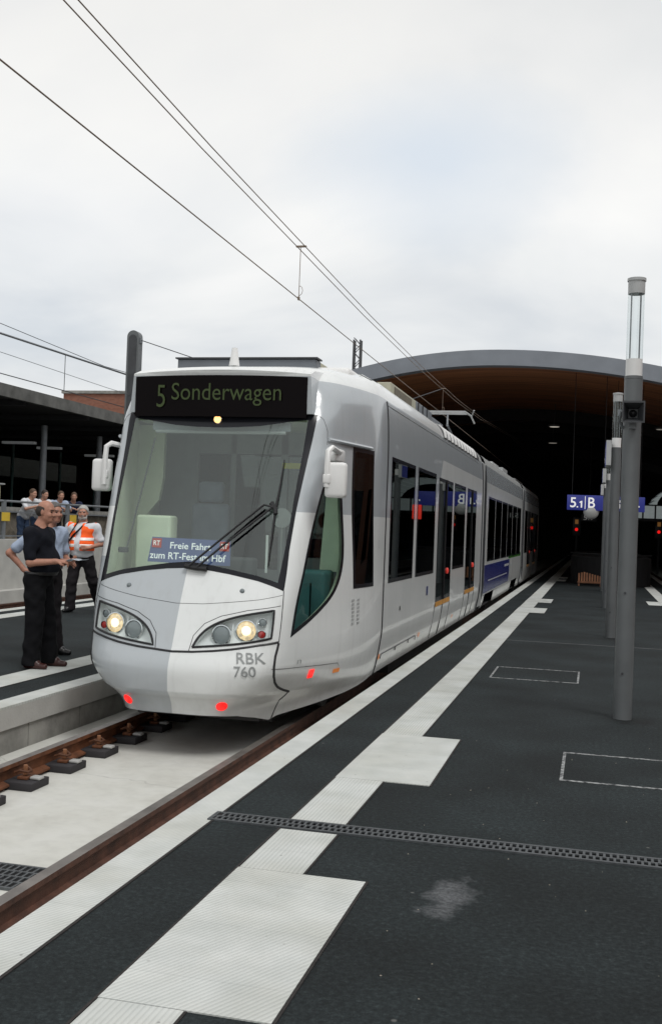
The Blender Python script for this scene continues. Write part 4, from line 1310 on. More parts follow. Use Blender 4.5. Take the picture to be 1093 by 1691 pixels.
seam(cm, pil, 0.0022, parent=cab); seam(cm, mir(pil), 0.0022, parent=cab)
sk = U([(0.355, 0.395), (0.50, 0.375), (0.66, 0.335), (0.668, 0.30)])
seam(cm, sk, 0.002, parent=cab)
for s_ in (1, -1):
    nz = cm(np.array([[s_ * 0.158 * A, 1.055]]))[0][0]
    mb = MB(); mb.lathe([(0.022, 0.01), (0.022, -0.006), (0.012, -0.014)], nz, 12, axis='Y'); mb.build('washer_nozzle', M['smoke'], T)

# --- headlamp units
for s_ in (1, -1):
    nm = 'lampR' if s_ > 0 else 'lampL'
    unit = skin_obj('headlamp', pn[nm], cabmap(-0.066), M['lampbed'], T)
    poly = np.array(densify(hl_r if s_ > 0 else hl_l, 0.03))
    for o0, o1, wdt in ((0.004, -0.067, 0),):
        a, n1 = cm(poly); nn = len(a)
        a0 = a + n1 * o0; a1 = a + n1 * o1
        mb = MB(); mb.add(np.vstack([a0, a1]).tolist(), [(i, (i + 1) % nn, nn + (i + 1) % nn, nn + i) for i in range(nn)], 0, True)
        mb.build('lamp_wall', M['lampbed'], unit)
    seam(cabmap(0.002), list(map(tuple, poly)) + [tuple(poly[0])], 0.0105, 'lamp_gasket', M['trimblack'], unit, 0.03)
    skin_obj('lamp_cover', pn[nm], cabmap(0.001), glass_mat('lamp_cover_glass', (0.96, 0.98, 0.98), 0.8), unit)

    def lamp(u, z, r, mat, name, depth=0.05, hot=False, bezel=True):
        c, n1 = cm(np.array([[s_ * u * A, z]])); c, n1 = Vector(c[0]), Vector(n1[0])
        ax = Vector((n1.x * 0.5, -1, 0.05)).normalized()
        c = c - n1 * 0.038
        q = Vector((0, 0, 1)).rotation_difference(ax)
        def lat(prof, k=26):
            vs = []; fs = []
            for rr, h in prof:
                for j in range(k):
                    an = 2 * math.pi * j / k
                    vs.append(c + q @ Vector((rr * math.cos(an), rr * math.sin(an), h)))
            for i in range(len(prof) - 1):
                for j in range(k):
                    fs.append((i * k + j, i * k + (j + 1) % k, (i + 1) * k + (j + 1) % k, (i + 1) * k + j))
            fs.append(tuple((len(prof) - 1) * k + j for j in range(k)))
            return vs, fs
        p = unit
        if bezel:
            mb = MB(); mb.add(*lat([(r * 1.14, -0.02), (r * 1.14, 0.012), (r * 1.02, 0.014), (r * 0.99, 0.0), (r * .8, -0.012), (r * .3, -0.018)]), smooth=True)
            p = mb.build('reflector', M['chrome'], unit)
        mb = MB(); mb.add(*lat([(r, 0.0), (r * 0.9, 0.008), (r * 0.55, 0.014), (r * 0.2, 0.016)]), smooth=True)
        mb.build(name, mat, p)
        if hot:
            mb = MB(); mb.add(*lat([(r * 0.50, 0.0165), (r * 0.3, 0.026), (r * 0.1, 0.028)], 14), smooth=True)
            mb.build('filament', M['lamp_hot'], p)
    lamp(0.196, 0.728, 0.084, M['lamp_lit'], 'main_beam', hot=True)
    lamp(0.126, 0.688, 0.078, M['smoke'], 'dipped_beam')
    lamp(0.243, 0.800, 0.033, M['smoke'], 'indicator')
    lamp(0.252, 0.697, 0.033, M['red'], 'tail_lamp')
    seam(cabmap(-0.048), U([(s_ * 0.158, 0.62), (s_ * 0.150, 0.80)]), 0.008, 'divider', M['lampbed'], unit)
    seam(cabmap(-0.048), U([(s_ * 0.226, 0.65), (s_ * 0.222, 0.84)]), 0.006, 'divider', M['lampbed'], unit)
    # lit red lamps low on the nose and on the flank
    c, n1 = cm(np.array([[s_ * 0.225 * A, 0.058]])); c, n1 = Vector(c[0]), Vector(n1[0])
    q = Vector((0, 0, 1)).rotation_difference(n1)
    mb = MB(); vs = []; fs = []
    for rr, h in ((0.050, -0.02), (0.050, 0.006), (0.040, 0.016), (0.02, 0.021)):
        vs += [c + q @ Vector((rr * math.cos(2 * math.pi * j / 20), rr * math.sin(2 * math.pi * j / 20), h)) for j in range(20)]
    for i in range(3):
        fs += [(i * 20 + j, i * 20 + (j + 1) % 20, (i + 1) * 20 + (j + 1) % 20, (i + 1) * 20 + j) for j in range(20)]
    fs.append(tuple(60 + j for j in range(20)))
    mb.add(vs, fs, smooth=True); mb.build('red_marker', M['red_lit'], T)
    for u, z, w, h, mt, nme in ((0.555, 0.288, 0.032, 0.080, M['red_lit'], 'red_flank_lamp'), (0.659, 0.262, 0.045, 0.040, M['orange'], 'orange_flank_lamp')):
        q4 = [(s_ * u * A - w, z - h / 2), (s_ * u * A + w, z - h / 2), (s_ * u * A + w, z + h / 2), (s_ * u * A - w, z + h / 2)]
        skin_obj(nme, panel(q4, [], 0.02)['base'], cabmap(0.006), mt, T)

# fleet number on the nose
def skin_text(txt, u0, u1, z0, z1, name, mat, parent, bold=0.0, mapf=None, shear=0.0):
    vs, fs = text_mesh(txt, 1.0, bold)
    lo, ext = vs.min(0), vs.max(0) - vs.min(0)
    q = (vs - lo) / ext
    zz = z0 + (z1 - z0) * q[:, 1]
    zm = (z0 + z1) / 2
    us = np.linspace(max(0.0, u0 - 0.12), u1 + 0.12, 500)
    ax_ = 0 if u1 < 0.36 else 1                        # keep the letters upright: equal x (nose) or equal y (flank)
    c0, c1 = (S(np.array([v]), np.array([zm]))[0][ax_] for v in (u0, u1))
    tgt = c0 + (c1 - c0) * q[:, 0] + shear * (zz - zm)
    uu = np.array([np.interp(t, S(us, np.full_like(us, z))[:, ax_], us) for t, z in zip(tgt, zz)])
    ab = np.stack([uu * A, zz], -1)
    return skin_obj(name, (ab, np.array(fs)), mapf or cabmap(0.007), mat, parent)


skin_text('RBK', 0.192, 0.297, 0.447, 0.536, 'fleet_letters', M['numgrey'], T, 0.003, shear=-0.20)
skin_text('760', 0.198, 0.279, 0.335, 0.424, 'fleet_number', M['numgrey'], T, 0.003, shear=-0.08)
skin_text('O', 0.866, 0.882, 1.44, 1.53, 'emblem', M['numgrey'], T, 0.0)
skin_text('n', 0.480, 0.497, 0.41, 0.445, 'mark', M['numgrey'], T, -0.01)
for s_ in (1, -1):
    mb = MB()
    P, n1 = cabmap(0.001)(np.array([[s_ * u_at_y(y, z) * A, z] for z in np.linspace(0.70, 0.93, 7) for y in (10.33, 10.47)]))
    for c in P:
        mb.box(c[0] - 0.004, c[0] + 0.004, c[1] - 0.042, c[1] + 0.042, c[2] - 0.009, c[2] + 0.009)
    mb.build('vent_slots', M['lightgrey'], T)
    ya, yb = 9.72, 10.72
    P, n1 = cabmap(0.012)(np.array([[s_ * u_at_y(y, 2.47) * A, 2.47] for y in np.linspace(ya, yb, 8)]))
    mb = MB(); mb.tube(P.tolist(), 0.018, 6); mb.build('rain_strip', M['paint'], T)

# --- wipers
def off_tube(pts, off, r, name, mat, parent, r2=None):
    P, _ = cabmap(off)(np.array(U(pts)))
    mb = MB(); mb.tube(P.tolist(), r, 6, r2=r2)
    return mb.build(name, mat, parent)


wp = off_tube([(0.008, 1.232), (0.06, 1.41), (0.12, 1.62), (0.173, 1.803), (0.198, 1.785)], 0.06, 0.011, 'wiper', M['trimblack'], T)
off_tube([(0.030, 1.225), (0.08, 1.40), (0.14, 1.60), (0.195, 1.783)], 0.055, 0.011, 'wiper_arm', M['trimblack'], wp)
off_tube([(0.199, 2.239), (0.2035, 2.0), (0.205, 1.769)], 0.03, 0.006, 'wiper_blade', M['trimblack'], wp, r2=0.014)
off_tube([(0.205, 1.769), (0.211, 1.50), (0.216, 1.278)], 0.03, 0.014, 'wiper_blade', M['trimblack'], wp, r2=0.006)
off_tube([(0.190, 1.83), (0.205, 1.77), (0.208, 1.73)], 0.045, 0.022, 'wiper_hub', M['trimblack'], wp)
P, _ = cabmap(0.035)(np.array(U([(-0.005, 1.238), (0.02, 1.225), (0.055, 1.218)])))
mb = MB(); mb.tube(P.tolist(), 0.024, 8); mb.build('wiper_pivot', M['trimblack'], wp)

# --- mirrors
def mirror(s_):
    hx = XC + s_ * 1.25 if s_ > 0 else XC - 1.30
    y = 9.28 if s_ > 0 else 9.70
    z = 2.075 if s_ > 0 else 2.085
    hx = -2.272 if s_ > 0 else -4.765
    mb = MB(); mb.box(hx - 0.098, hx + 0.098, y - 0.05, y + 0.055, z - 0.165, z + 0.155, bev=0.035)
    h = mb.build('mirror', M['white'], T)
    ax = hx - 0.075 if s_ > 0 else hx + 0.055
    mb = MB()
    tz = z + 0.275
    inn = XC + s_ * 1.13
    q = cm(np.array([[s_ * u_at_y(9.98, tz) * A, tz]]))[0][0]
    pts = [(ax, y - 0.045, z - 0.07), (ax, y - 0.05, z + 0.12), (ax, y - 0.03, tz - 0.02), (ax + 0.03 * (1 if s_ > 0 else -1), y + 0.0, tz + 0.01), (q[0], q[1], tz + 0.01)]
    if s_ < 0:
        pts = [(ax, y - 0.06, z - 0.10), (ax, y - 0.06, z + 0.15), (ax + 0.005, y - 0.05, tz), (ax + 0.04, y - 0.02, tz + 0.035), (q[0] + 0.05, q[1] - 0.2, tz + 0.02), (q[0], q[1], tz)]
    mb.tube(pts, 0.027, 8)
    mb.build('mirror_arm', M['white'], h)
    if s_ > 0:
        mb = MB(); mb.box(q[0] - 0.06, q[0] + 0.035, q[1] - 0.32, q[1] + 0.06, tz - 0.085, tz + 0.045, bev=0.02); mb.build('mirror_bracket', M['white'], h)
    mb = MB(); mb.box(ax - 0.033, ax + 0.033, y - 0.075, y - 0.02, z - 0.04, z + 0.045, bev=0.012); mb.build('mirror_joint', M['white'], h)
    mb = MB(); mb.box(hx - 0.083, hx + 0.083, y + 0.056, y + 0.060, z - 0.145, z + 0.135); mb.build('mirror_glass', M['chrome'], h)


mirror(1); mirror(-1)

# --- inside the cab
ln = panel([(u * A, 0.75) for u in np.linspace(0.29, 1, 30)] + [(u * A, 2.85) for u in np.linspace(1, 0.29, 30)], [('hole', sw_r), ('hole2', dr_r)], 0.09)
skin_obj('cab_lining', ln['base'], cabmap(-0.05), M['cream'], T)
ln2 = panel([(-u * A, 0.75) for u in np.linspace(1, 0.29, 30)] + [(-u * A, 2.85) for u in np.linspace(0.29, 1, 30)], [('hole2', dr_l)], 0.09)
skin_obj('cab_lining', ln2['base'], cabmap(-0.05), M['cream'], T)
def slice_poly(z, y1, off=0.10, k=60):
    us = np.linspace(-1, 1, 2 * k + 1)
    n1 = shell_n(us, np.full_like(us, z)); P = S(us, np.full_like(us, z)) - n1 * off
    return [(p[0], min(p[1], y1)) for p in P if p[1] <= y1 + 0.15]


mb = MB(); mb.prism(slice_poly(0.45, YJ, 0.16), (0, 0, 0.30), (1, 0, 0), (0, 1, 0), (0, 0, 1), 0.04); mb.box(XC - 1.2, XC + 1.2, YJ + 0.01, 20.9, 0.30, 0.34); mb.build('floor', M['floor_in'], T)
mb = MB(); mb.prism(slice_poly(2.70, 11.3, 0.12), (0, 0, 2.66), (1, 0, 0), (0, 1, 0), (0, 0, 1), 0.03); mb.build('cab_ceiling', M['cream'], T)
# desk
mb = MB(); mb.prism(slice_poly(1.0, 9.58, 0.10), (0, 0, 0.60), (1, 0, 0), (0, 1, 0), (0, 0, 1), 0.52); mb.build('desk', M['teal'], T)
mb = MB(); mb.box(XC - 0.25, XC + 0.45, 9.45, 9.62, 1.121, 1.33, bev=0.03); mb.build('console', M['cabdark'], T)
mb = MB(); mb.box(XC - 0.90, XC - 0.53, 9.80, 10.0, 0.40, 1.70, bev=0.03); mb.build('cabinet', M['cream'], T)
mb = MB()
pr = [(-1.17, 0.5), (-0.90, 0.5), (-0.90, 1.62), (-1.00, 1.72), (-0.88, 1.86), (-0.84, 2.1), (-0.84, 2.64), (-1.17, 2.64)]
mb.prism(pr, (XC, 10.3, 0), (1, 0, 0), (0, 0, 1), (0, 1, 0), 0.06); mb.build('side_partition', M['cream'], T)
mb = MB(); mb.prism([(0.86, 1.2), (1.19, 1.2), (1.19, 2.62), (0.92, 2.62), (0.90, 1.9)], (XC, 10.34, 0), (1, 0, 0), (0, 0, 1), (0, 1, 0), 0.06); mb.build('side_partition', M['cream'], T)
mb = MB(); mb.box(XC + 0.60, XC + 1.03, 9.90, 10.30, 0.40, 1.22, bev=0.04); mb.build('side_console', M['teal'], T)
# rear bulkhead with glazed opening
mb = MB()
mb.box(XC - 1.25, XC - 0.80, 11.2, 11.26, 0.35, 2.66); mb.box(XC - 0.80, XC - 0.42, 11.2, 11.26, 0.35, 1.35)
mb.box(XC - 0.42, XC - 0.36, 11.2, 11.26, 0.35, 2.66); mb.box(XC + 0.16, XC + 0.24, 11.2, 11.26, 0.35, 2.66)
mb.box(XC - 0.36, XC + 0.16, 11.2, 11.26, 0.35, 1.15); mb.box(XC + 0.24, XC + 1.25, 11.2, 11.26, 0.35, 1.3)
mb.box(XC - 0.80, XC + 1.25, 11.2, 11.26, 2.42, 2.66)
mb.build('bulkhead', M['cabgrey'], T)
mb = MB(); mb.box(XC - 0.36, XC + 0.16, 11.22, 11.23, 1.16, 2.41); mb.box(XC + 0.24, XC + 1.2, 11.22, 11.23, 1.31, 2.41); mb.box(XC - 0.79, XC - 0.43, 11.22, 11.23, 1.36, 2.41)
mb.build('bulkhead_glass', glass_mat('smoked_glass', (0.40, 0.43, 0.45), 0.7), T)
mb = MB(); mb.box(XC - 0.62, XC - 0.20, 10.55, 10.68, 1.05, 1.85, bev=0.05); mb.box(XC - 0.55, XC - 0.27, 10.55, 10.65, 1.86, 2.08, bev=0.04); mb.box(XC - 0.62, XC - 0.20, 10.15, 10.6, 0.86, 0.98, bev=0.04)
mb.build('driver_seat', M['seat'], T)
mb = MB(); mb.tube([(XC - 0.66, 9.66, 2.52), (XC + 0.66, 9.66, 2.52)], 0.018, 8); mb.build('blind_rail', M['lightgrey'], T)
mb = MB(); mb.box(XC - 0.70, XC + 0.70, 9.67, 9.70, 2.535, 2.62); mb.build('sun_blind', M['cabgrey'], T)
mb = MB(); mb.box(XC + 0.28, XC + 0.75, 10.85, 10.9, 2.25, 2.31); mb.build('yellow_strip', pmat('yellow_label', (0.75, 0.70, 0.12), 0.5, var=0.03), T)
mb = MB(); mb.tube([S(np.array([-0.178]), np.array([2.45]))[0] + np.array([0.02, 0.06, 0]), S(np.array([-0.208]), np.array([1.38]))[0] + np.array([0.02, 0.06, 0])], 0.008, 6)
c = S(np.array([-0.208]), np.array([1.38]))[0]
mb.box(c[0] - 0.06, c[0] + 0.03, c[1] + 0.04, c[1] + 0.08, 1.34, 1.39, bev=0.008); mb.build('blind_cord', M['cabdark'], T)
mb = MB(); mb.tube([(XC + 0.58, 9.45, 1.55), (XC + 0.58, 9.45, 1.2)], 0.012, 6); mb.build('microphone', M['white'], T)
mb = MB(); mb.lathe([(0.10, 0), (0.10, 0.01), (0.06, 0.03)], (XC + 0.46, 10.3, 1.72), 20, axis='Y'); mb.tube([(XC + 0.46, 10.32, 1.65), (XC + 0.46, 10.32, 1.0)], 0.012, 6); mb.build('round_dial', M['lightgrey'], T)

# board behind the windscreen
bd = tag(empty('notice_board', (-3.80, 9.30, 1.265)), 'blue board lettered Freie Fahrt zum RT-Fest im Hbf, inside the windscreen', 'sign')
ang = 0.0
bx0, bx1, bz0, bz1, by = -4.055, -3.245, 1.262, 1.495, 9.265
eu = Vector((1, 0.02, -0.012)).normalized(); ev = Vector((0.0, 0.10, 1)).normalized(); en = eu.cross(ev)
o_ = Vector((bx0, by, bz0))
mb = MB(); mb.prism([(0, 0), (0.81, 0), (0.80, 0.232), (0.03, 0.234)], o_, eu, ev, -en, 0.006); mb.build('panel', M['bannerblue'], bd)
lettering('top_words', 'Freie Fahrt', o_ + eu * 0.215 + ev * 0.132, eu, ev, 0.40, 0.062, M['signwhite'], bd, 0.012, 0.003)
lettering('bottom_words', 'zum RT-Fest im Hbf', o_ + eu * 0.02 + ev * 0.032, eu, ev, 0.745, 0.066, M['signwhite'], bd, 0.012, 0.003)
for a in (0.035, 0.70):
    mb = MB(); mb.prism([(a, 0.135), (a + 0.092, 0.135), (a + 0.092, 0.222), (a, 0.222)], o_ + en * 0.001, eu, ev, en, 0.003); sq = mb.build('red_square', pmat('badge_red', (0.60, 0.055, 0.04), 0.5, var=0.03), bd)
    lettering('square_letters', 'RT', o_ + eu * (a + 0.014) + ev * 0.155, eu, ev, 0.064, 0.046, M['signwhite'], sq, 0.012, 0.0055)

# ---------------------------------------------------------------- passenger sections
def rect(y0, y1, z0, z1):
    return [(y0, z0), (y1, z0), (y1, z1), (y0, z1)]


ZL = [0.06, 0.12, 0.20, 0.30, 0.40, 0.50, 0.58, 0.66, 0.8, 1.0, 1.4, 1.8, 2.2, 2.5, 2.66, 2.75, 2.85, 2.95]


def section(y0, y1, wins, doors, notches=(), ads=()):
    body = None
    for sg in (1, -1):
        out = [(y0, 0.06)]
        for a, b in notches:
            out += [(a, 0.06), (a + 0.12, 0.33), (b - 0.12, 0.33), (b, 0.06)]
        out += [(y1, 0.06), (y1, BODY_TOP), (y0, BODY_TOP)]
        regs = []
        for i, (a, b, c, d) in enumerate(wins):
            regs += [('w%d' % i, rect(a, b, c, d)), ('wg%d' % i, rect(a + .045, b - .045, c + .045, d - .045))]
        for i, (a, b, c, d) in enumerate(doors):
            regs += [('d%d' % i, rect(a, b, c, d)), ('dg%d' % i, rect(a + .05, b - .05, c + .06, d - .05))]
        for i, (a, b, c, d, mt) in enumerate(ads):
            regs += [('ad%d' % i, rect(a, b, c, d))]
        # windows win over adverts
        regs.sort(key=lambda r: 0 if r[0].startswith('ad') else 1)
        pn = panel(out, regs, 0.30, zs=ZL, xs=np.arange(y0 + .1, y1, 0.5))
        mp = sidemap(sg)
        b = skin_obj('body_side', pn['base'], mp, M['paint'], T)
        body = body or b
        for i, (a, bb, c, d) in enumerate(wins):
            w = skin_obj('window', pn['wg%d' % i], sidemap(sg, 0.002), M['sideglass'], T)
            skin_obj('window_frame', pn['w%d' % i], sidemap(sg, 0.003), M['frit'], w)
        for i, (a, bb, c, d) in enumerate(doors):
            w = skin_obj('door', pn['d%d' % i], sidemap(sg, 0.003), M['frit'], T)
            skin_obj('door_glass', pn['dg%d' % i], sidemap(sg, 0.002), M['sideglass'], w)
            m_ = (a + bb) / 2
            seam(mp, [(m_, c), (m_, 0.08)], 0.007, 'door_gap', M['trimblack'], w, 0.04)
            seam(mp, [(a - .03, c - .05), (a - .03, 0.08)], 0.003, 'door_gap', M['trimblack'], w, 0.04)
            seam(mp, [(bb + .03, c - .05), (bb + .03, 0.08)], 0.003, 'door_gap', M['trimblack'], w, 0.04)
            seam(sidemap(sg, 0.012), [(m_, c), (m_, d)], 0.012, 'door_gap', M['trimblack'], w, 0.3)
            skin_obj('step_light', panel(rect(a, bb, c - .075, c - .005), [], 0.3)['base'], sidemap(sg, 0.006), M['orange_dull'], w)
            P, n1 = sidemap(sg, 0.0)(np.array([[m_ + 0.36, c + 0.42]]))
            mb = MB(); q = P[0]; mb.lathe([(0.045, -0.01), (0.045, 0.02 * sg), (0.02, 0.03 * sg)], q, 12, axis='X'); mb.build('door_button', M['red_lit_dim'], w)
        for i, (a, bb, c, d, mt) in enumerate(ads):
            if 'ad%d' % i in pn:
                skin_obj('advert', pn['ad%d' % i], sidemap(sg, 0.0), M[mt], T)
    # roof
    ws_ = [(body_w(np.array([z]))[0], z) for z in (3.04, 3.10, 3.16, 3.20, 3.25, 3.28, 3.30)]
    prof = [(w, z) for w, z in ws_] + [(0.6, 3.33), (0, 3.335), (-0.6, 3.33)] + [(-w, z) for w, z in ws_[::-1]]
    k = len(prof)
    mb = MB()
    mb.add([(XC + a, y, b) for y in (y0, y1) for a, b in prof], [(i, i + 1, k + i + 1, k + i) for i in range(k - 1)], 0, True)
    mb.build('roof', M['paint'], T)
    mb = MB(); mb.box(XC - 1.15, XC + 1.15, y0, y1, 0.02, 0.05); mb.build('underframe', M['cabdark'], T)
    # closed ends inside the bellows
    return body


M['orange_dull'] = pmat('orange_step', (0.62, 0.30, 0.06), 0.5, var=0.15)
M['red_lit_dim'] = pmat('red_button', (0.45, 0.05, 0.04), 0.35, var=0, emit=(1, 0.06, 0.04), estr=0.25)

wa = [(11.66, 13.26, 1.045, 2.455), (13.49, 15.06, 1.045, 2.455), (17.12, 18.62, 1.035, 2.43)]
da = [(15.36, 16.92, 0.615, 2.425), (18.90, 20.40, 0.615, 2.425)]
section(YJ, 21.45, wa, da)
mb = MB()
# dark gap between cab and first section
for sg in (1, -1):
    seam(sidemap(sg, 0.0), [(YJ, 0.06), (YJ, 0.58), (YJ, 1.5), (YJ, 2.5), (YJ, 2.85), (YJ, 3.04)], 0.011, 'body_gap', M['trimblack'], T, 0.08)
    seam(sidemap(sg, 0.0), [(YJ + .05, 3.0), (20.9, 3.0)], 0.004, 'roof_gutter', M['bellows'], T, 0.5)
    seam(sidemap(sg, 0.004), [(11.62, 0.26), (13.9, 0.26), (13.95, 0.20)], 0.004, 'skirt_gap', M['darkgrey'], T, 0.1)
    for y in (11.6, 12.5, 13.4):
        seam(sidemap(sg, 0.004), [(y, 0.26), (y, 0.21)], 0.004, 'skirt_latch', M['darkgrey'], T, 0.1)
    for y, mt in ((11.48, 'orange'), (14.2, 'orange'), (17.6, 'orange')):
        skin_obj('skirt_reflector', panel(rect(y - .035, y + .035, 0.215, 0.275), [], 0.05)['base'], sidemap(sg, 0.006), M[mt], T)
    skin_obj('blue_badge', panel(rect(14.48, 14.62, 0.76, 0.88), [], 0.05)['base'], sidemap(sg, 0.004), M['adblue'], T)
    skin_obj('panel_latch', panel(rect(12.44, 12.50, 0.69, 0.74), [], 0.05)['base'], sidemap(sg, 0.004), M['trimblack'], T)
    skin_obj('side_lamp', panel(rect(13.31, 13.455, 1.72, 1.96), [], 0.05)['base'], sidemap(sg, 0.012), M['red_lit_dim'], T) if sg < 0 else None  # reflected red painted as a glowing patch, left side only

wb = [(22.78 + 1.71 * i, 22.78 + 1.71 * i + 1.60, 1.03, 2.42) for i in range(6)]
section(22.15, 33.5, wb, [], ((22.7, 25.0), (30.1, 32.4)), ((22.35, 29.0, 0.36, 0.96, 'adblue'), (28.6, 33.3, 0.98, 1.10, 'adgreen'), (29.001, 29.9, 0.36, 0.96, 'bellows')))
wc = [(34.9, 36.3, 1.03, 2.42), (38.2, 39.6, 1.03, 2.42), (41.4, 42.6, 1.03, 2.42)]
dc = [(36.5, 38.0, 0.615, 2.425), (39.8, 41.3, 0.615, 2.425)]
section(34.3, 43.4, wc, dc)
for sg in (1,):
    vs, fs = text_mesh('Hessen mobil', 1.0, 0.02)
lo, ext = vs.min(0), vs.max(0) - vs.min(0)
# pale lines of lettering along the advert, too small to read
for sg in (1, -1):
    for a, b, c, d in ((27.4, 28.8, 0.80, 0.86), (23.2, 28.2, 0.60, 0.625)):
        skin_obj('advert_line', panel(rect(a, b, c, d), [], 0.3)['base'], sidemap(sg, 0.004), M['lightgrey'], T)
# far nose: the same skin turned round
YEND = 54.8


def farmap(ab):
    P, n = cabmap(0.0)(ab)
    P = P.copy(); n = n.copy()
    P[:, 1] = YEND - P[:, 1]; n[:, 1] *= -1
    return P, n


po = panel(outline, [('glass', ws_out)], 0.2)
skin_obj('cab_body', po['base'], farmap, M['paint'], T)
skin_obj('windscreen', po['glass'], farmap, M['frit'], T)

# bellows and underfloor wheels
for ya, yb in ((21.45, 22.15), (33.5, 34.3)):
    mb = MB()
    n_ = 12
    prof0 = [(1.0, 0.15), (1.0, 3.05), (0.85, 3.2), (-0.85, 3.2), (-1.0, 3.05), (-1.0, 0.15)]
    vs = []
    for i in range(n_ * 2 + 1):
        y = ya + (yb - ya) * i / (n_ * 2); s_ = 1.285 if i % 2 else 1.24
        vs += [(XC + a * s_, y, b) for a, b in prof0]
    mb.add(vs, [(i * 6 + j, i * 6 + (j + 1) % 6, (i + 1) * 6 + (j + 1) % 6, (i + 1) * 6 + j) for i in range(n_ * 2) for j in range(6)])
    mb.build('bellows', M['bellows'], T)
    for sg in (1, -1):
        P, _ = sidemap(sg, 0.0)(np.array([[ya + 0.02, z] for z in ZL] + [[ya + 0.02, 3.04]]))
        mb = MB(); mb.tube(P.tolist(), 0.02, 6)
        P, _ = sidemap(sg, 0.0)(np.array([[yb - 0.02, z] for z in ZL] + [[yb - 0.02, 3.04]]))
        mb.tube(P.tolist(), 0.02, 6); mb.build('bellows_frame', M['darkgrey'], T)
for y in (10.9, 12.7, 22.95, 24.7, 30.3, 32.1, 42.0, 43.8):
    for s_ in (1, -1):
        x = TC + s_ * 0.753
        mb = MB(); mb.lathe([(0.30, 0.05 * s_), (0.30, -0.07 * s_), (0.26, -0.075 * s_), (0.10, -0.05 * s_)], (x, y, RAIL + 0.302), 28, axis='X')
        w = mb.build('wheel', M['cabdark'], T)
        if y < 14 or y > 40: continue
        mb = MB(); mb.box(x + s_ * 0.20 - 0.09, x + s_ * 0.20 + 0.09, y - 0.22, y + 0.22, RAIL + 0.2, RAIL + 0.52, bev=0.03); mb.build('axle_box', M['cabdark'], w)
for ya, yb in ((10.4, 13.2), (22.4, 25.2), (29.8, 32.6), (41.6, 44.2)):
    mb = MB(); mb.box(XC - 0.68, XC + 0.68, ya, yb, RAIL + 0.13, 0.02); mb.build('bogie', M['trimblack'], T)

# interior seen through the dark glass
mb = MB()
for y0, y1 in ((22.2, 33.4), (34.6, 43.3)):
    mb.box(XC - 1.2, XC + 1.2, y0, y1, 0.30, 0.34)
mb.build('floor', M['floor_in'], T)
for y0, y1 in ((11.5, 20.9), (22.2, 33.4), (34.6, 43.3)):
    mb = MB(); mb.box(XC - 1.15, XC + 1.15, y0, y1, 2.62, 2.66); mb.build('ceiling', M['cabgrey'], T)
for i, y in enumerate([12.3, 13.2, 14.1, 17.3, 18.1] + [23.2 + 0.95 * i for i in range(10)]):
    for s_ in (1, -1):
        for dx in (0.34, 0.80):
            mb = MB()
            x = XC + s_ * (dx + 0.2)
            mb.box(x - 0.2, x + 0.2, y, y + 0.42, 0.78, 0.86, bev=0.03)
            mb.box(x - 0.2, x + 0.2, y + 0.38, y + 0.46, 0.86, 1.5, bev=0.03)
            mb.box(x - 0.04, x + 0.04, y + 0.15, y + 0.25, 0.345, 0.78)
            mb.build('passenger_seat', M['seat'], T)
for y in (11.9, 14.8, 15.9, 17.0, 18.7, 20.5):
    for s_ in (1, -1):
        mb = MB(); mb.tube([(XC + s_ * 0.62, y, 0.345), (XC + s_ * 0.62, y, 2.615)], 0.018, 8); mb.build('grab_pole', M['pole'], T)

# roof equipment
def roofbox(x0, x1, y0, y1, z0, z1, mat, name='roof_unit', bev=0.015):
    mb = MB(); mb.box(x0, x1, y0, y1, z0, z1, bev=bev)
    return mb.build(name, M[mat], T)


rb = roofbox(-4.55, -2.965, 11.0, 11.22, 3.25, 3.445, 'roofbox')
mb = MB(); mb.box(-4.57, -2.945, 10.98, 11.2, 3.447, 3.462); mb.build('lid', M['darkgrey'], rb)
roofbox(-4.55, -2.965, 11.221, 13.0, 3.25, 3.440, 'roofcream')
roofbox(-2.95, -2.55, 10.85, 12.4, 3.20, 3.335, 'white', bev=0.05)
rb = roofbox(-2.86, -2.62, 13.5, 15.45, 3.28, 3.55, 'roofcream')
mb = MB(); mb.box(-2.619, -2.612, 13.72, 15.05, 3.31, 3.515); mb.build('grille', pmat('brown_grille', (0.15, 0.135, 0.10), 0.7, var=0.3, scale=30), rb)
roofbox(-4.4, -2.88, 13.25, 15.4, 3.28, 3.54, 'roofbox')
rb = roofbox(-4.4, -2.62, 15.5, 17.0, 3.28, 3.555, 'roofbox')
roofbox(-4.4, -2.66, 17.05, 18.6, 3.28, 3.52, 'roofbox')
for k_ in range(3):
    mb = MB(); mb.box(-2.618, -2.605, 15.62 + 0.42 * k_, 15.66 + 0.42 * k_, 3.32, 3.54); mb.build('rib', M['darkgrey'], rb)
for k_ in range(2):
    mb = MB(); mb.box(-2.655, -2.648, 18.1 + 0.2 * k_, 18.2 + 0.2 * k_, 3.40, 3.48); mb.build('plate', M['white'], rb)
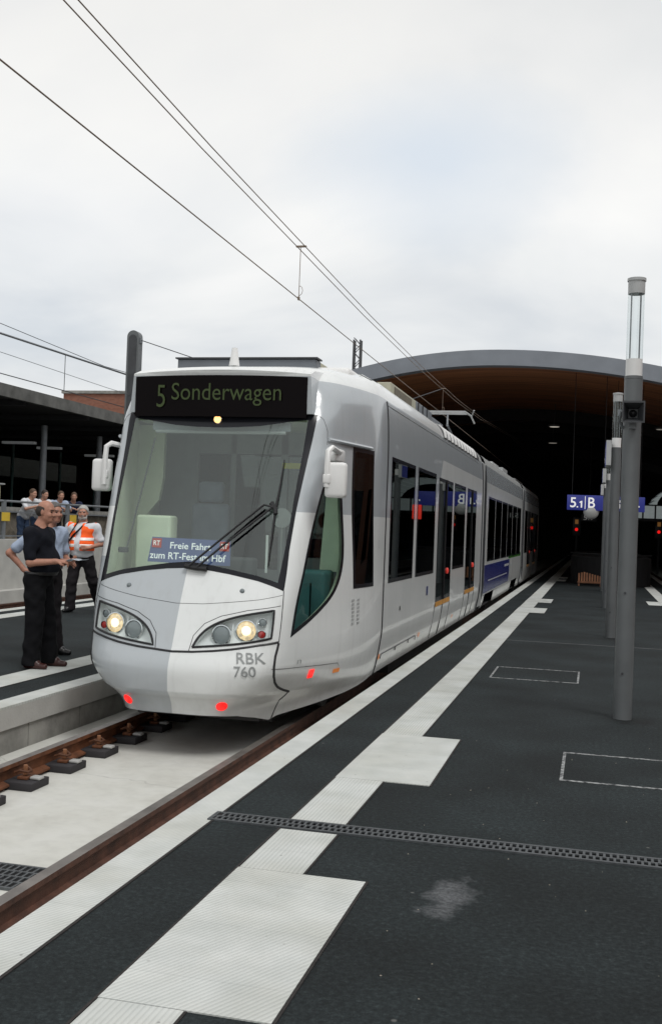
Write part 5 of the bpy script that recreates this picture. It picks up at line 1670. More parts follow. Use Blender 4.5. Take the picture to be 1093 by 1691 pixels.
# black and white grille along the roof edge
gz = [3.05, 3.12, 3.18, 3.24, 3.285]
gx = [XC + float(body_w(np.array([z]))[0]) for z in gz]
def grille(y0, y1, off, mat, nm, lean=0.0):
    mb = MB()
    k_ = len(gz)
    for ya, yb in zip(y0, y1):
        vs = []
        for d in (off, off - 0.012):
            for i in range(k_):
                vs += [(gx[i] + d, ya + lean * i, gz[i] + d * 0.5), (gx[i] + d, yb + lean * i, gz[i] + d * 0.5)]
        fs = []
        for i in range(k_ - 1):
            fs += [(2 * i, 2 * i + 1, 2 * i + 3, 2 * i + 2), (2 * k_ + 2 * i + 2, 2 * k_ + 2 * i + 3, 2 * k_ + 2 * i + 1, 2 * k_ + 2 * i)]
            fs += [(2 * i, 2 * i + 2, 2 * k_ + 2 * i + 2, 2 * k_ + 2 * i), (2 * i + 3, 2 * i + 1, 2 * k_ + 2 * i + 1, 2 * k_ + 2 * i + 3)]
        mb.add(vs, fs)
    return mb.build(nm, mat, T)
grille([15.9], [20.9], 0.006, M['trimblack'], 'grille_bed')
ys_ = [15.95 + 0.42 * i for i in range(11)]
grille(ys_, [y + 0.20 for y in ys_], 0.020, M['white'], 'roof_grille', 0.07)
# dark boxes added under the floor to block light beneath the tram
mb = MB(); mb.box(XC - 0.60, XC + 0.60, 9.35, 9.5, -0.16, 0.0); mb.build('front_light_block', M['trimblack'], T)
for ya, yb, hw in ((9.55, 10.3, 0.66), (13.4, 21.2, 1.02), (25.6, 29.4, 1.02), (34.6, 41.3, 1.02)):
    mb = MB(); mb.box(XC - hw, XC + hw, ya, yb, -0.19, 0.018); mb.build('underfloor_light_block', M['trimblack'], T)
roofbox(-4.3, -2.75, 19.2, 20.8, 3.3, 3.42, 'lightgrey')
roofbox(-4.3, -2.65, 27.8, 29.6, 3.3, 3.50, 'lightgrey')
roofbox(-4.3, -2.65, 31.0, 32.6, 3.3, 3.55, 'bellows')
roofbox(-4.3, -2.65, 36.0, 39.6, 3.3, 3.50, 'lightgrey')
# pantograph
pg = roofbox(-4.1, -2.9, 22.6, 25.4, 3.34, 3.42, 'darkgrey', 'pantograph_base')
mb = MB()
for s_ in (-0.42, 0.42):
    mb.tube([(-3.53 + s_, 25.0, 3.43), (-3.53 + s_ * .8, 23.0, 3.95)], 0.028, 6)
    mb.tube([(-3.53 + s_ * .8, 23.0, 3.95), (-3.53 + s_ * .5, 23.9, 4.30)], 0.02, 6)
mb.build('pantograph_arm', M['steel'], pg)
mb = MB()
for dy in (-0.18, 0.18):
    mb.box(-4.15, -2.91, 23.9 + dy - 0.03, 23.9 + dy + 0.03, 4.30, 4.345)
for s_ in (-1, 1):
    mb.tube([(-3.53 + s_ * 0.62, 23.72, 4.33), (-3.53 + s_ * 0.74, 23.8, 4.25), (-3.53 + s_ * 0.82, 23.9, 4.08)], 0.018, 6)
    mb.tube([(-3.53 + s_ * 0.62, 24.08, 4.33), (-3.53 + s_ * 0.74, 24.0, 4.25), (-3.53 + s_ * 0.80, 23.9, 4.38)], 0.018, 6)
mb.build('pantograph_head', M['lightgrey'], pg)

# ---------------------------------------------------------------- station hall
HY = 34.0


def arch(x, dz=0.0):
    dx = x + 3.3
    return 7.45 + dz - (0.030 if dx < 0 else 0.0206) * dx * dx


hall = tag(empty('station_hall', (-2, HY, 0)), 'wide dark hall with grey curved roof edge and timber ceiling behind the tram', 'hall')
xs = np.linspace(-14.2, 11.2, 61)
XL, XR = xs[0], xs[-1]


def vault(y0, y1, d0, d1, name, mat, mi=None):
    k = len(xs)
    mb = MB()
    vs = [(x, y, arch(x, d)) for y in (y0, y1) for d in (d0, d1) for x in xs]
    a, b, c, d = 0, k, 2 * k, 3 * k
    fs = []
    for i in range(k - 1):
        fs += [(a + i, a + i + 1, c + i + 1, c + i), (b + i + 1, b + i, d + i, d + i + 1), (a + i + 1, a + i, b + i, b + i + 1), (c + i, c + i + 1, d + i + 1, d + i)]
    fs += [(a, c, d, b), (a + k - 1, b + k - 1, d + k - 1, c + k - 1)]
    mb.add(vs, fs, 0, True)
    return mb.build(name, mat, hall)


vault(HY, HY + 0.5, -0.47, 0.03, 'fascia', pmat('zinc_grey', (0.215, 0.235, 0.265), 0.5, metal=0.0, var=0.08, scale=2))
vault(HY + 0.502, 92, -0.36, 0.0, 'roof', M['concrete_dark'])
vault(HY + 0.502, 91, -0.44, -0.362, 'timber_ceiling', M['wood'])
dk = pmat('hall_shade_wall', (0.014, 0.013, 0.013), 0.9, var=0.3)  # hall darkness put into the wall and beam colour
mb = MB()
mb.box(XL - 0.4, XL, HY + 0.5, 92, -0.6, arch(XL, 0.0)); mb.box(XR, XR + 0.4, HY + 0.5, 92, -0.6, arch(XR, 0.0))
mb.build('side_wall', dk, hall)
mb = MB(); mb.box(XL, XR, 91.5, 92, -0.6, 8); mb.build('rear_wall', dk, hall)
# deep dark lattice beams cut the light under the ceiling
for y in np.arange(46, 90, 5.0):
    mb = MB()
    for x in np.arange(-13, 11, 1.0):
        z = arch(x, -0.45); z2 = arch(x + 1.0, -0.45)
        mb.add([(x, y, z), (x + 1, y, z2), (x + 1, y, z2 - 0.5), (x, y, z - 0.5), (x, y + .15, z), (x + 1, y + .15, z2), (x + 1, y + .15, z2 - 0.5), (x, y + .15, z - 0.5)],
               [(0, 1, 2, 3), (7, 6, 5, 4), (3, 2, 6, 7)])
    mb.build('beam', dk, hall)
# downlights
for i, (x, y, z, w) in enumerate(((-1.75, 44, 6.05, 'nearest of the row over the platform'), (-2.08, 51, 5.98, 'further into the hall than its neighbour'), (2.4, 44, 6.0, 'over the right track'))):
    d = tag(empty('ceiling_light', (x, y, z)), 'small pale downlight under the hall ceiling, ' + w, 'ceiling light', 'downlights in the hall')
    mb = MB(); mb.lathe([(0.26, 0.06), (0.26, 0.0), (0.22, -0.01)], (x, y, z), 16); mb.tube([(x, y, z + .06), (x, y, arch(x, -0.45))], 0.012, 5); mb.build('housing', M['cabdark'], d)
    mb = MB(); mb.lathe([(0.2, -0.0101), (0.18, -0.02)], (x, y, z), 16); mb.build('diffuser', pmat('lit_diffuser', (0.8, 0.78, 0.7), 0.5, var=0, emit=(1, 0.93, 0.8), estr=0.32 if i == 0 else 0.14), d)

# blue platform boards facing the camera
def hall_sign(x0, x1, y, z0, z1, label):
    s = tag(empty('platform_sign', ((x0 + x1) / 2, y, z0)), label, 'sign', 'blue platform signs')
    mb = MB(); mb.box(x0, x1, y, y + 0.12, z0, z1, bev=0.01); mb.build('panel', M['bluesign'], s)
    for x in (x0 + 0.15, x1 - 0.15):
        mb = MB(); mb.tube([(x, y + 0.06, z1), (x, y + 0.06, arch(x, -0.4))], 0.009, 6); mb.build('hanger', M['black'], s)
    return s


hs = hall_sign(-0.91, 0.36, 34.8, 2.475, 2.955, 'blue hanging sign lettered 5.1 B left of the lamp posts')
ey, ez = (1, 0, 0), (0, 0, 1)
lettering('platform_number', '5', (-0.81, 34.79, 2.555), ey, ez, 0.185, 0.32, M['signwhite'], hs, 0.012)
mb = MB()
mb.prism([(0, 0), (0.045, 0), (0.045, 0.045), (0, 0.045)], (-0.605, 34.79, 2.555), ey, ez, (0, -1, 0), 0.004)
mb.prism([(0.05, 0), (0.095, 0), (0.095, 0.215), (0.055, 0.215), (0, 0.172), (0.022, 0.143), (0.05, 0.163)], (-0.53, 34.79, 2.555), ey, ez, (0, -1, 0), 0.004)
mb.build('platform_number', M['signwhite'], hs)
mb = MB(); mb.box(-0.355, -0.335, 34.785, 34.789, 2.51, 2.92); mb.build('divider', M['signwhite'], hs)
lettering('section_letter', 'B', (-0.25, 34.79, 2.555), ey, ez, 0.21, 0.33, M['signwhite'], hs, 0.012)
hs = hall_sign(0.42, 1.50, 35.3, 2.48, 2.955, 'blue hanging sign partly hidden behind the nearest lamp post')
lettering('section_letter', 'B', (0.56, 35.29, 2.555), ey, ez, 0.21, 0.33, M['signwhite'], hs, 0.012)
lettering('platform_number', '.', (1.28, 35.29, 2.62), ey, ez, 0.06, 0.06, M['signwhite'], hs, 0.012)
sm = tag(empty('platform_sign', (-0.2, 55, 2.6)), 'small dark sign lettered 5.1 further inside the hall', 'sign')
mb = MB(); mb.box(-0.72, 0.05, 55, 55.1, 2.40, 2.75); mb.tube([(-0.33, 55.05, 2.75), (-0.33, 55.05, arch(-0.33, -0.4))], 0.02, 6); mb.build('panel', M['cabdark'], sm)
lettering('platform_number', '5.1', (-0.6, 54.99, 2.47), ey, ez, 0.42, 0.22, pmat('dim_lettering', (0.5, 0.52, 0.5), 0.5, var=0, emit=(1, 1, 1), estr=0.10), sm, 0.0)
# convex mirror below the sign
rm = tag(empty('round_mirror', (-0.15, 34.86, 2.3)), 'round convex mirror hanging below the 5.1 B sign', 'mirror')
prof = [(0.245 * math.sin(a), -0.10 * math.cos(a)) for a in np.linspace(math.pi / 2, 0.05, 9)]
mb = MB(); mb.lathe([(0.245, 0.03)] + prof, (-0.15, 34.88, 2.44), 28, axis='Y'); mb.build('dome', pmat('dusty_mirror', (0.46, 0.47, 0.46), 0.42, metal=0.35, var=0.06, scale=3), rm)
mb = MB(); mb.box(-0.17, -0.13, 34.90, 34.92, 2.3, 2.48); mb.build('bracket', M['darkgrey'], rm)


def signal(x, y, z, label):
    s = tag(empty('railway_signal', (x, y, 0)), label, 'signal', 'red signals in the hall')
    mb = MB(); mb.tube([(x, y + 0.1, -0.42), (x, y + 0.1, z + 0.5)], 0.06, 8); mb.build('post', M['cabdark'], s)
    mb = MB(); mb.box(x - 0.22, x + 0.22, y - 0.08, y + 0.08, z - 0.35, z + 0.65, bev=0.02); mb.build('head', M['trimblack'], s)
    mb = MB(); mb.lathe([(0.088, -0.082), (0.065, -0.105)], (x, y, z), 16, axis='Y'); mb.build('red_lamp', pmat('lit_signal_red', (0.6, 0, 0), 0.3, var=0, emit=(1, 0.008, 0.006), estr=0.7), s)
    mb = MB(); mb.box(x - 0.09, x + 0.09, y - 0.095, y - 0.082, z + 0.30, z + 0.54); mb.build('plate', pmat('dim_orange_plate', (0.5, 0.25, 0.08), 0.5, var=0.1, emit=(1, 0.45, 0.12), estr=0.09), s)


signal(-1.01, 60, 2.0, 'dark signal with a red lamp below the 5.1 B sign')
signal(3.32, 60, 2.02, 'dark signal with a red lamp right of the lamp posts')
# stair enclosure with slatted bench
st = tag(empty('stair_enclosure', (0.4, 42, 0)), 'low dark stair enclosure with rounded front on the platform inside the hall', 'stair enclosure')
poly = []
for j in range(17):
    a = math.pi + math.pi * j / 16
    poly.append((0.55 + 1.35 * math.cos(a), 38.2 + 1.6 * math.sin(a)))
poly += [(1.9, 52), (-0.8, 52)]
mb = MB(); mb.prism(poly, (0, 0, 0.003), (1, 0, 0), (0, 1, 0), (0, 0, 1), 0.95); mb.build('parapet', M['black'], st)
mb = MB(); mb.tube([(a, b, 1.06) for a, b in poly[:17]], 0.03, 8); mb.build('handrail', M['black'], st)
bn = tag(empty('slatted_panel', (-0.1, 36.3, 0)), 'orange-brown slatted seat in the dark beside the lamp posts', 'seat')
og = pmat('orange_timber', (0.27, 0.12, 0.06), 0.5, var=0.25)
for i in range(9):
    x = -0.50 + 0.085 * i
    mb = MB(); mb.box(x, x + 0.055, 35.98, 36.02, 0.12, 0.47 - 0.02 * abs(i - 2)); mb.build('slat', og, bn)
mb = MB(); mb.box(-0.52, 0.28, 36.021, 36.06, 0.10, 0.17); mb.box(-0.5, -0.45, 36.021, 36.3, 0.004, 0.10); mb.box(0.2, 0.25, 36.021, 36.3, 0.004, 0.10); mb.build('base', og, bn)
# glazed footbridge and round glass roof on the right
fb = tag(empty('footbridge', (6, 58, 3)), 'pale glazed footbridge crossing the right tracks in the hall', 'footbridge')
pale = pmat('pale_grey_glass', (0.25, 0.28, 0.28), 0.3, var=0.15, emit=(0.7, 0.8, 0.8), estr=0.16)
mb = MB(); mb.box(1.7, 11, 58.0, 58.05, 2.70, 3.36); mb.build('glazing', pale, fb)
mb = MB(); mb.box(1.7, 11, 57.9, 60, 2.55, 2.699); mb.box(1.7, 11, 57.95, 58.1, 3.361, 3.43); mb.build('deck', M['cabdark'], fb)
for i in range(14):
    mb = MB(); mb.box(1.72 + 0.62 * i, 1.80 + 0.62 * i, 57.93, 57.995, 2.701, 3.36); mb.build('mullion', M['cabdark'], fb)
gr = tag(empty('glass_roof', (5.2, 61, 3.4)), 'curved pale glass roof seen deep in the hall at the right edge', 'glass roof')
for r_, nm_, mt in ((1.0, 'glazing', pale), (1.03, 'rib', M['steel'])):
    mb = MB()
    for a0, a1 in ([(j * 12, j * 12 + (11.0 if nm_ == 'glazing' else 1.2)) for j in range(15)]):
        A0, A1 = R(a0), R(a1)
        q = []
        for (rr) in (2.35 * r_, 2.15 * r_):
            q.append([(5.35 - rr * math.cos(t), 3.44 + 1.25 * rr / 2.35 * math.sin(t)) for t in (A0, A1)])
        (p0, p1), (p2, p3) = q
        mb.add([(p0[0], 60.5, p0[1]), (p1[0], 60.5, p1[1]), (p3[0], 60.5, p3[1]), (p2[0], 60.5, p2[1]), (p0[0], 66, p0[1]), (p1[0], 66, p1[1]), (p3[0], 66, p3[1]), (p2[0], 66, p2[1])],
               [(3, 2, 1, 0), (4, 5, 6, 7), (0, 1, 5, 4), (1, 2, 6, 5), (2, 3, 7, 6), (3, 0, 4, 7)])
    mb.build(nm_, mt, gr)

# ---------------------------------------------------------------- lamp posts
def lamp_post():
    p = tag(empty('lamp_post', (0, 0, 0)), 'x', 'lamp post', 'lamp posts along the platform')
    mb = MB(); mb.lathe([(0.083, 0.0), (0.083, 0.02), (0.081, 3.10)], (0, 0, 0), 28); mb.lathe([(0.0825, 3.102), (0.0825, 3.128), (0.079, 3.13)], (0, 0, 0), 28)
    sh = mb.build('shaft', M['postgrey'], p)
    mb = MB()
    for z in (0.42, 1.15):
        mb.lathe([(0.012, -0.083), (0.012, -0.088)], (-0.015, 0, z), 8, axis='Y')
    mb.build('screw', M['darkgrey'], sh)
    mb = MB(); mb.lathe([(0.074, 3.131), (0.074, 3.285)], (0, 0, 0), 28); mb.build('lamp_base', M['opal'], p)
    mb = MB(); mb.lathe([(0.074, 3.286), (0.074, 3.885)], (0, 0, 0), 28); mb.build('lamp_tube', M['clear'], p)
    mb = MB()
    for j in range(4):
        a = math.pi / 4 + j * math.pi / 2
        mb.tube([(0.058 * math.cos(a), 0.058 * math.sin(a), 3.286), (0.058 * math.cos(a), 0.058 * math.sin(a), 3.884)], 0.0055, 6)
    mb.build('rod', M['steel'], p)
    mb = MB(); mb.lathe([(0.076, 3.886), (0.076, 4.00), (0.084, 4.002), (0.084, 4.028), (0.05, 4.035)], (0, 0, 0), 28); mb.build('cap', M['lightgrey'], p)
    return p


def speaker(p):
    # loudspeaker box: square horn facing down the platform
    mb = MB()
    zc = 2.77
    o, q = [], []
    for (w, h, y) in ((0.098, 0.095, -0.30), (0.062, 0.07, -0.10)):
        o.append([(-w, y, zc - h), (w, y, zc - h), (w, y, zc + h * 1.05), (-w, y, zc + h * 1.05)])
    vs = o[0] + o[1]
    mb.add(vs, [(0, 4, 5, 1), (1, 5, 6, 2), (2, 6, 7, 3), (3, 7, 4, 0), (4, 7, 6, 5)])
    i_ = [[(-w, y, zc - h), (w, y, zc - h), (w, y, zc + h), (-w, y, zc + h)] for (w, h, y) in ((0.086, 0.083, -0.30), (0.04, 0.04, -0.16))]
    b = len(mb.v)
    mb.add(i_[0] + i_[1], [(0, 1, 5, 4), (1, 2, 6, 5), (2, 3, 7, 6), (3, 0, 4, 7), (4, 5, 6, 7)])
    mb.add(o[0] + i_[0], [(0, 1, 5, 4), (1, 2, 6, 5), (2, 3, 7, 6), (3, 0, 4, 7)])
    s = mb.build('loudspeaker', M['darkgrey'], p)
    mb = MB(); mb.lathe([(0.035, -0.17), (0.02, -0.20), (0.004, -0.21)], (0, 0, zc), 16, axis='Y'); mb.build('horn', M['trimblack'], s)
    mb = MB(); mb.tube([(-0.10, -0.2, zc + 0.02), (-0.115, -0.1, zc - 0.06), (-0.08, -0.02, zc - 0.12)], 0.012, 6); mb.box(-0.03, 0.03, -0.12, -0.07, zc - 0.13, zc - 0.02)
    mb.box(-0.13, -0.105, -0.14, -0.06, zc - 0.02, zc + 0.04)
    mb.build('bracket', M['steel'], s)


proto = lamp_post()
spots = [(0.293, 10.09, 'grey lamp post with a clear glass top and loudspeaker, the largest one'),
         (0.29, 18.13, 'grey lamp post with the blue sign box fixed near its top'),
         (0.285, 25.6, 'grey lamp post standing right behind the one with the blue sign box'),
         (0.28, 33.3, 'smallest grey lamp post, at the mouth of the dark hall')]
made = []
for i, (x, y, l) in enumerate(spots):
    if i == 0:
        o = proto
    else:
        o = proto.copy(); COL.objects.link(o)
        for ch in list(proto.children):
            c = ch.copy(); COL.objects.link(c); c.parent = o
            for g in ch.children:
                d = g.copy(); COL.objects.link(d); d.parent = c
    o['label'] = l
    made.append(o)
speaker(proto)
for o, (x, y, l) in zip(made, spots):
    o.location = (x, y, 0)
made[2].scale = (1, 1, 0.95)
# dark ring at the foot of the first post stays on the ground
sb = tag(empty('platform_sign', (0.13, 18.0, 2.8)), 'blue sign box turned to the tram, fixed to the second lamp post', 'sign')
mb = MB(); mb.box(0.125, 0.205, 17.55, 18.45, 2.80, 3.20); mb.build('box', M['lightgrey'], sb)
mb = MB(); mb.box(0.119, 0.1245, 17.57, 18.43, 2.82, 3.18); mb.build('face', M['bluesign'], sb)
lettering('section_letter', 'B', (0.1185, 18.15, 2.87), (0, -1, 0), (0, 0, 1), 0.19, 0.26, M['signwhite'], sb, 0.012, 0.002)
for y, z in ((25.6, 2.9), (33.2, 2.9)):
    s2 = tag(empty('platform_sign', (0.15, y, z)), 'small pale box with blue face on the ' + ('third' if y < 30 else 'fourth') + ' lamp post', 'sign', 'sign boxes on the lamp posts')
    mb = MB(); mb.box(0.12, 0.20, y - 0.4, y + 0.4, z, z + 0.32); mb.build('box', M['lightgrey'], s2)
    mb = MB(); mb.box(0.115, 0.1195, y - 0.38, y + 0.38, z + .02, z + 0.30); mb.build('face', M['bluesign'], s2)
# grit and litter on the near asphalt
rng = random.Random(11)
mb = MB()
for i in range(70):
    x = rng.uniform(-0.9, 1.6); y = rng.uniform(3.2, 9)
    r_ = rng.uniform(0.002, 0.0055)
    a = rng.uniform(0, 6.28)
    pts = [(x + r_ * rng.uniform(.6, 1.3) * math.cos(a + j * 1.257), y + r_ * rng.uniform(.6, 1.3) * math.sin(a + j * 1.257)) for j in range(5)]
    mb.add([(p[0], p[1], 0.0005) for p in pts] + [(x, y, r_ * 0.9)], [(j, (j + 1) % 5, 5) for j in range(5)])
tag(mb.build('grit', pmat('pale_grit', (0.33, 0.30, 0.25), 0.9, var=0.3)), 'scattered pale grit and crumbs on the near asphalt', 'grit', kind='stuff')

rs = tag(empty('red_panel', (0.86, 32.2, 0)), 'red lit panel hidden behind the nearest lamp post, mirrored in the tram windows', 'panel')
mb = MB(); mb.box(0.74, 1.02, 32.2, 32.3, 1.98, 2.42, bev=0.02); mb.build('face', pmat('lit_red_panel', (0.5, 0.03, 0.02), 0.4, var=0, emit=(1, 0.05, 0.03), estr=0.9), rs)
mb = MB(); mb.tube([(0.88, 32.35, 0.002), (0.88, 32.35, 2.3)], 0.03, 8); mb.build('pole', M['steel'], rs)

# ---------------------------------------------------------------- people
def _bounds(p):
    t = p[0]
    if t == 'rc':
        a, b, ra, rb = p[1:5]; r = max(ra, rb)
        return np.minimum(a, b) - r, np.maximum(a, b) + r
    c, r = p[1], p[2]
    m = max(r)
    return c - m, c + m


def sdf_mesh(prims, res=0.008, clips=(), wr=0.0, seed=0):
    """one continuous surface round a set of tapered limbs and ellipsoids.
    prim: ('rc', a, b, ra, rb, k) or ('el', c, r, k, rotation or None) or ('-el', ...) carved out; clip: (normal, offset) keeps n.p < d"""
    P = []
    for p in prims:
        p = list(p)
        if p[0] == 'rc': p[1], p[2] = np.array(p[1], float), np.array(p[2], float)
        else: p[1], p[2] = np.array(p[1], float), np.array(p[2], float)
        P.append(p)
    lo = np.min([_bounds(p)[0] for p in P if p[0][0] != '-'], 0) - 3 * res
    hi = np.max([_bounds(p)[1] for p in P if p[0][0] != '-'], 0) + 3 * res
    n = np.ceil((hi - lo) / res).astype(int) + 1
    ax = [lo[i] + res * np.arange(n[i]) for i in range(3)]
    F = np.full(n, 1.0, np.float32)
    for p in P:
        k = p[5] if p[0] == 'rc' else p[3]
        b0, b1 = _bounds(p); mg = max(k, res) * 1.5 + 2 * res
        i0 = np.clip(np.floor((b0 - mg - lo) / res).astype(int), 0, n); i1 = np.clip(np.ceil((b1 + mg - lo) / res).astype(int) + 1, 0, n)
        sl = tuple(slice(a, b) for a, b in zip(i0, i1))
        X, Y, Z = np.meshgrid(ax[0][sl[0]], ax[1][sl[1]], ax[2][sl[2]], indexing='ij')
        if p[0] == 'rc':
            a, b, ra, rb = p[1:5]; d = b - a; L2 = max(1e-9, d @ d)
            t = np.clip(((X - a[0]) * d[0] + (Y - a[1]) * d[1] + (Z - a[2]) * d[2]) / L2, 0, 1)
            D = np.sqrt((X - a[0] - t * d[0]) ** 2 + (Y - a[1] - t * d[1]) ** 2 + (Z - a[2] - t * d[2]) ** 2) - (ra + (rb - ra) * t)
        else:
            c, r = p[1], p[2]
            x, y, z = X - c[0], Y - c[1], Z - c[2]
            if len(p) > 4 and p[4] is not None:
                m = np.array(p[4])           # world -> local
                x, y, z = (m[i][0] * x + m[i][1] * y + m[i][2] * z for i in range(3))
            k0 = np.sqrt((x / r[0]) ** 2 + (y / r[1]) ** 2 + (z / r[2]) ** 2)
            k1 = np.sqrt((x / r[0] ** 2) ** 2 + (y / r[1] ** 2) ** 2 + (z / r[2] ** 2) ** 2)
            D = k0 * (k0 - 1) / np.maximum(k1, 1e-6)
        G = F[sl]
        if p[0][0] == '-':
            h = np.clip(k - np.abs(G + D), 0, None)
            F[sl] = np.maximum(G, -D) + h * h / (4 * k)
        else:
            h = np.clip(k - np.abs(G - D), 0, None)
            F[sl] = np.minimum(G, D) - h * h / (4 * k)
    if wr > 0:
        X, Y, Z = np.meshgrid(*ax, indexing='ij')
        s = seed * 1.7
        F = F + wr * (np.sin(31 * Z + 9 * X + 7 * Y + s) * np.sin(17 * X + 13 * Y + 5 * Z + 2 * s) + 0.6 * np.sin(47 * Z - 21 * Y + s) * np.sin(29 * Y + 23 * X))
    if clips:
        X, Y, Z = np.meshgrid(*ax, indexing='ij')
        for nn, d in clips:
            F = np.maximum(F, X * nn[0] + Y * nn[1] + Z * nn[2] - d)
    # surface nets
    neg = F < 0
    nx, ny, nz = n
    cs = np.zeros((nx - 1, ny - 1, nz - 1), np.int8)
    for dx in (0, 1):
        for dy in (0, 1):
            for dz in (0, 1):
                cs += neg[dx:nx - 1 + dx, dy:ny - 1 + dy, dz:nz - 1 + dz]
    act = (cs > 0) & (cs < 8)
    ids = np.full(act.shape, -1, np.int64)
    C = np.argwhere(act)
    ids[act] = np.arange(len(C))
    acc = np.zeros((len(C), 3)); cnt = np.zeros(len(C))
    corners = [(i, j, k) for i in (0, 1) for j in (0, 1) for k in (0, 1)]
    for a in corners:
        for d in range(3):
            if a[d] == 1: continue
            b = list(a); b[d] = 1
            fa = F[C[:, 0] + a[0], C[:, 1] + a[1], C[:, 2] + a[2]]; fb = F[C[:, 0] + b[0], C[:, 1] + b[1], C[:, 2] + b[2]]
            m = (fa < 0) != (fb < 0)
            t = np.where(m, fa / np.where(m, fa - fb, 1), 0)
            q = np.array(a, float)[None].repeat(len(C), 0); q[:, d] += t
            acc[m] += q[m]; cnt[m] += 1
    V = (C + acc / np.maximum(cnt, 1)[:, None]) * res + lo
    quads = []
    for d in range(3):
        u, v = (d + 1) % 3, (d + 2) % 3
        s0 = [slice(None)] * 3; s1 = [slice(None)] * 3
        s0[d] = slice(0, n[d] - 1); s1[d] = slice(1, n[d])
        ch = neg[tuple(s0)] != neg[tuple(s1)]
        E = np.argwhere(ch)
        E = E[(E[:, u] > 0) & (E[:, v] > 0) & (E[:, u] < n[u] - 1) & (E[:, v] < n[v] - 1)]
        inn = neg[E[:, 0], E[:, 1], E[:, 2]]
        def g(du, dv):
            q = E.copy(); q[:, u] -= du; q[:, v] -= dv
            return ids[q[:, 0], q[:, 1], q[:, 2]]
        Q = np.stack([g(1, 1), g(0, 1), g(0, 0), g(1, 0)], -1)
        Q[~inn] = Q[~inn][:, ::-1]
        quads.append(Q)
    return V, np.vstack(quads)


def sdf_obj(name, prims, mat, parent, res=0.008, clips=(), wr=0.0, seed=0):
    V, Q = sdf_mesh(prims, res, clips, wr, seed)
    me = bpy.data.meshes.new(name)
    me.from_pydata(V.tolist(), [], Q.tolist())
    o = link(name, me, mat, parent, True)
    return o


def rc(a, b, ra, rb=None, k=0.02):
    return ('rc', a, b, ra, ra if rb is None else rb, k)


def el(c, r, k=0.02, rot=None):
    return ('el', c, r, k, rot)


def lerp(a, b, t):
    return tuple(x + (y - x) * t for x, y in zip(a, b))


def rotz(a):
    c, s = math.cos(a), math.sin(a)
    return lambda p: (p[0] * c - p[1] * s, p[0] * s + p[1] * c, p[2])


def head_prims(c, yaw=0.0, tilt=0.0, jowl=1.0):
    """head facing +x turned by yaw; c is the middle of the skull"""
    f = rotz(yaw)
    ct, st = math.cos(tilt), math.sin(tilt)

    def w(p):
        x, y, z = p
        x, z = x * ct + z * st, -x * st + z * ct
        q = f((x, y, z))
        return (q[0] + c[0], q[1] + c[1], q[2] + c[2])
    M3 = np.array(Matrix.Rotation(-yaw, 3, 'Z'))
    e = lambda p, r, k=0.02: el(w(p), r, k, M3)
    pr = [e((-0.012, 0, 0.022), (0.100, 0.077, 0.098)), e((0.025, 0, -0.045), (0.066, 0.060 * jowl, 0.078), 0.03),
          e((0.062, 0, -0.092), (0.030, 0.034 * jowl, 0.024), 0.025),
          e((0.075, 0, 0.030), (0.020, 0.052, 0.014), 0.02),
          rc(w((0.086, 0, 0.012)), w((0.108, 0, -0.030)), 0.010, 0.0145, 0.012), e((0.098, 0.012, -0.034), (0.011, 0.010, 0.009), 0.008), e((0.098, -0.012, -0.034), (0.011, 0.010, 0.009), 0.008),
          ('-el', w((0.097, 0.032, 0.004)), (0.016, 0.016, 0.010), 0.012, M3), ('-el', w((0.097, -0.032, 0.004)), (0.016, 0.016, 0.010), 0.012, M3),
          e((0.062, 0.040, -0.030), (0.028, 0.022, 0.024), 0.02), e((0.062, -0.040, -0.030), (0.028, 0.022, 0.024), 0.02),
          e((0.084, 0, -0.062), (0.012, 0.024, 0.008), 0.008), e((0.083, 0, -0.074), (0.012, 0.021, 0.009), 0.008),
          e((-0.004, 0.078, -0.008), (0.022, 0.011, 0.034), 0.008), e((-0.004, -0.078, -0.008), (0.022, 0.011, 0.034), 0.008)]
    return pr, w, M3


def hand_prims(wr, d, palm, size=1.0, curl=0.6, thumb_side=1):
    """palm, four bent fingers and a thumb: wr wrist, d pointing direction, palm normal"""
    wr = Vector(wr); d = Vector(d).normalized(); pn_ = Vector(palm); pn_ = (pn_ - d * pn_.dot(d)).normalized(); s = d.cross(pn_).normalized()
    out = [rc(wr - d * 0.03, wr + d * 0.02, 0.026 * size, 0.024 * size, 0.015)]
    for j, (o, l) in enumerate(((-0.030, 0.066), (-0.010, 0.076), (0.010, 0.072), (0.028, 0.056))):
        b = wr + d * 0.088 * size + s * o * size
        out.append(rc(wr + d * 0.015 + s * o * 0.6 * size, b, 0.0145 * size, 0.0125 * size, 0.012))
        c1 = curl * 0.7; c2 = curl * 1.6; c3 = curl * 2.3
        p1 = b + (d * math.cos(c1) + pn_ * math.sin(c1)) * l * 0.45 * size
        p2 = p1 + (d * math.cos(c2) + pn_ * math.sin(c2)) * l * 0.32 * size
        p3 = p2 + (d * math.cos(c3) + pn_ * math.sin(c3)) * l * 0.25 * size
        out += [rc(b, p1, 0.0095 * size, 0.0088 * size, 0.004), rc(p1, p2, 0.0088 * size, 0.008 * size, 0.003), rc(p2, p3, 0.008 * size, 0.007 * size, 0.003)]
    t0 = wr + d * 0.025 - s * 0.028 * thumb_side * size; t1 = t0 + (d * 0.75 - s * 0.55 * thumb_side + pn_ * 0.35).normalized() * 0.040 * size
    t2 = t1 + (d * 0.9 - s * 0.1 * thumb_side + pn_ * 0.3).normalized() * 0.032 * size
    out += [rc(t0, t1, 0.013 * size, 0.011 * size, 0.010), rc(t1, t2, 0.0105 * size, 0.0085 * size, 0.004)]
    return out


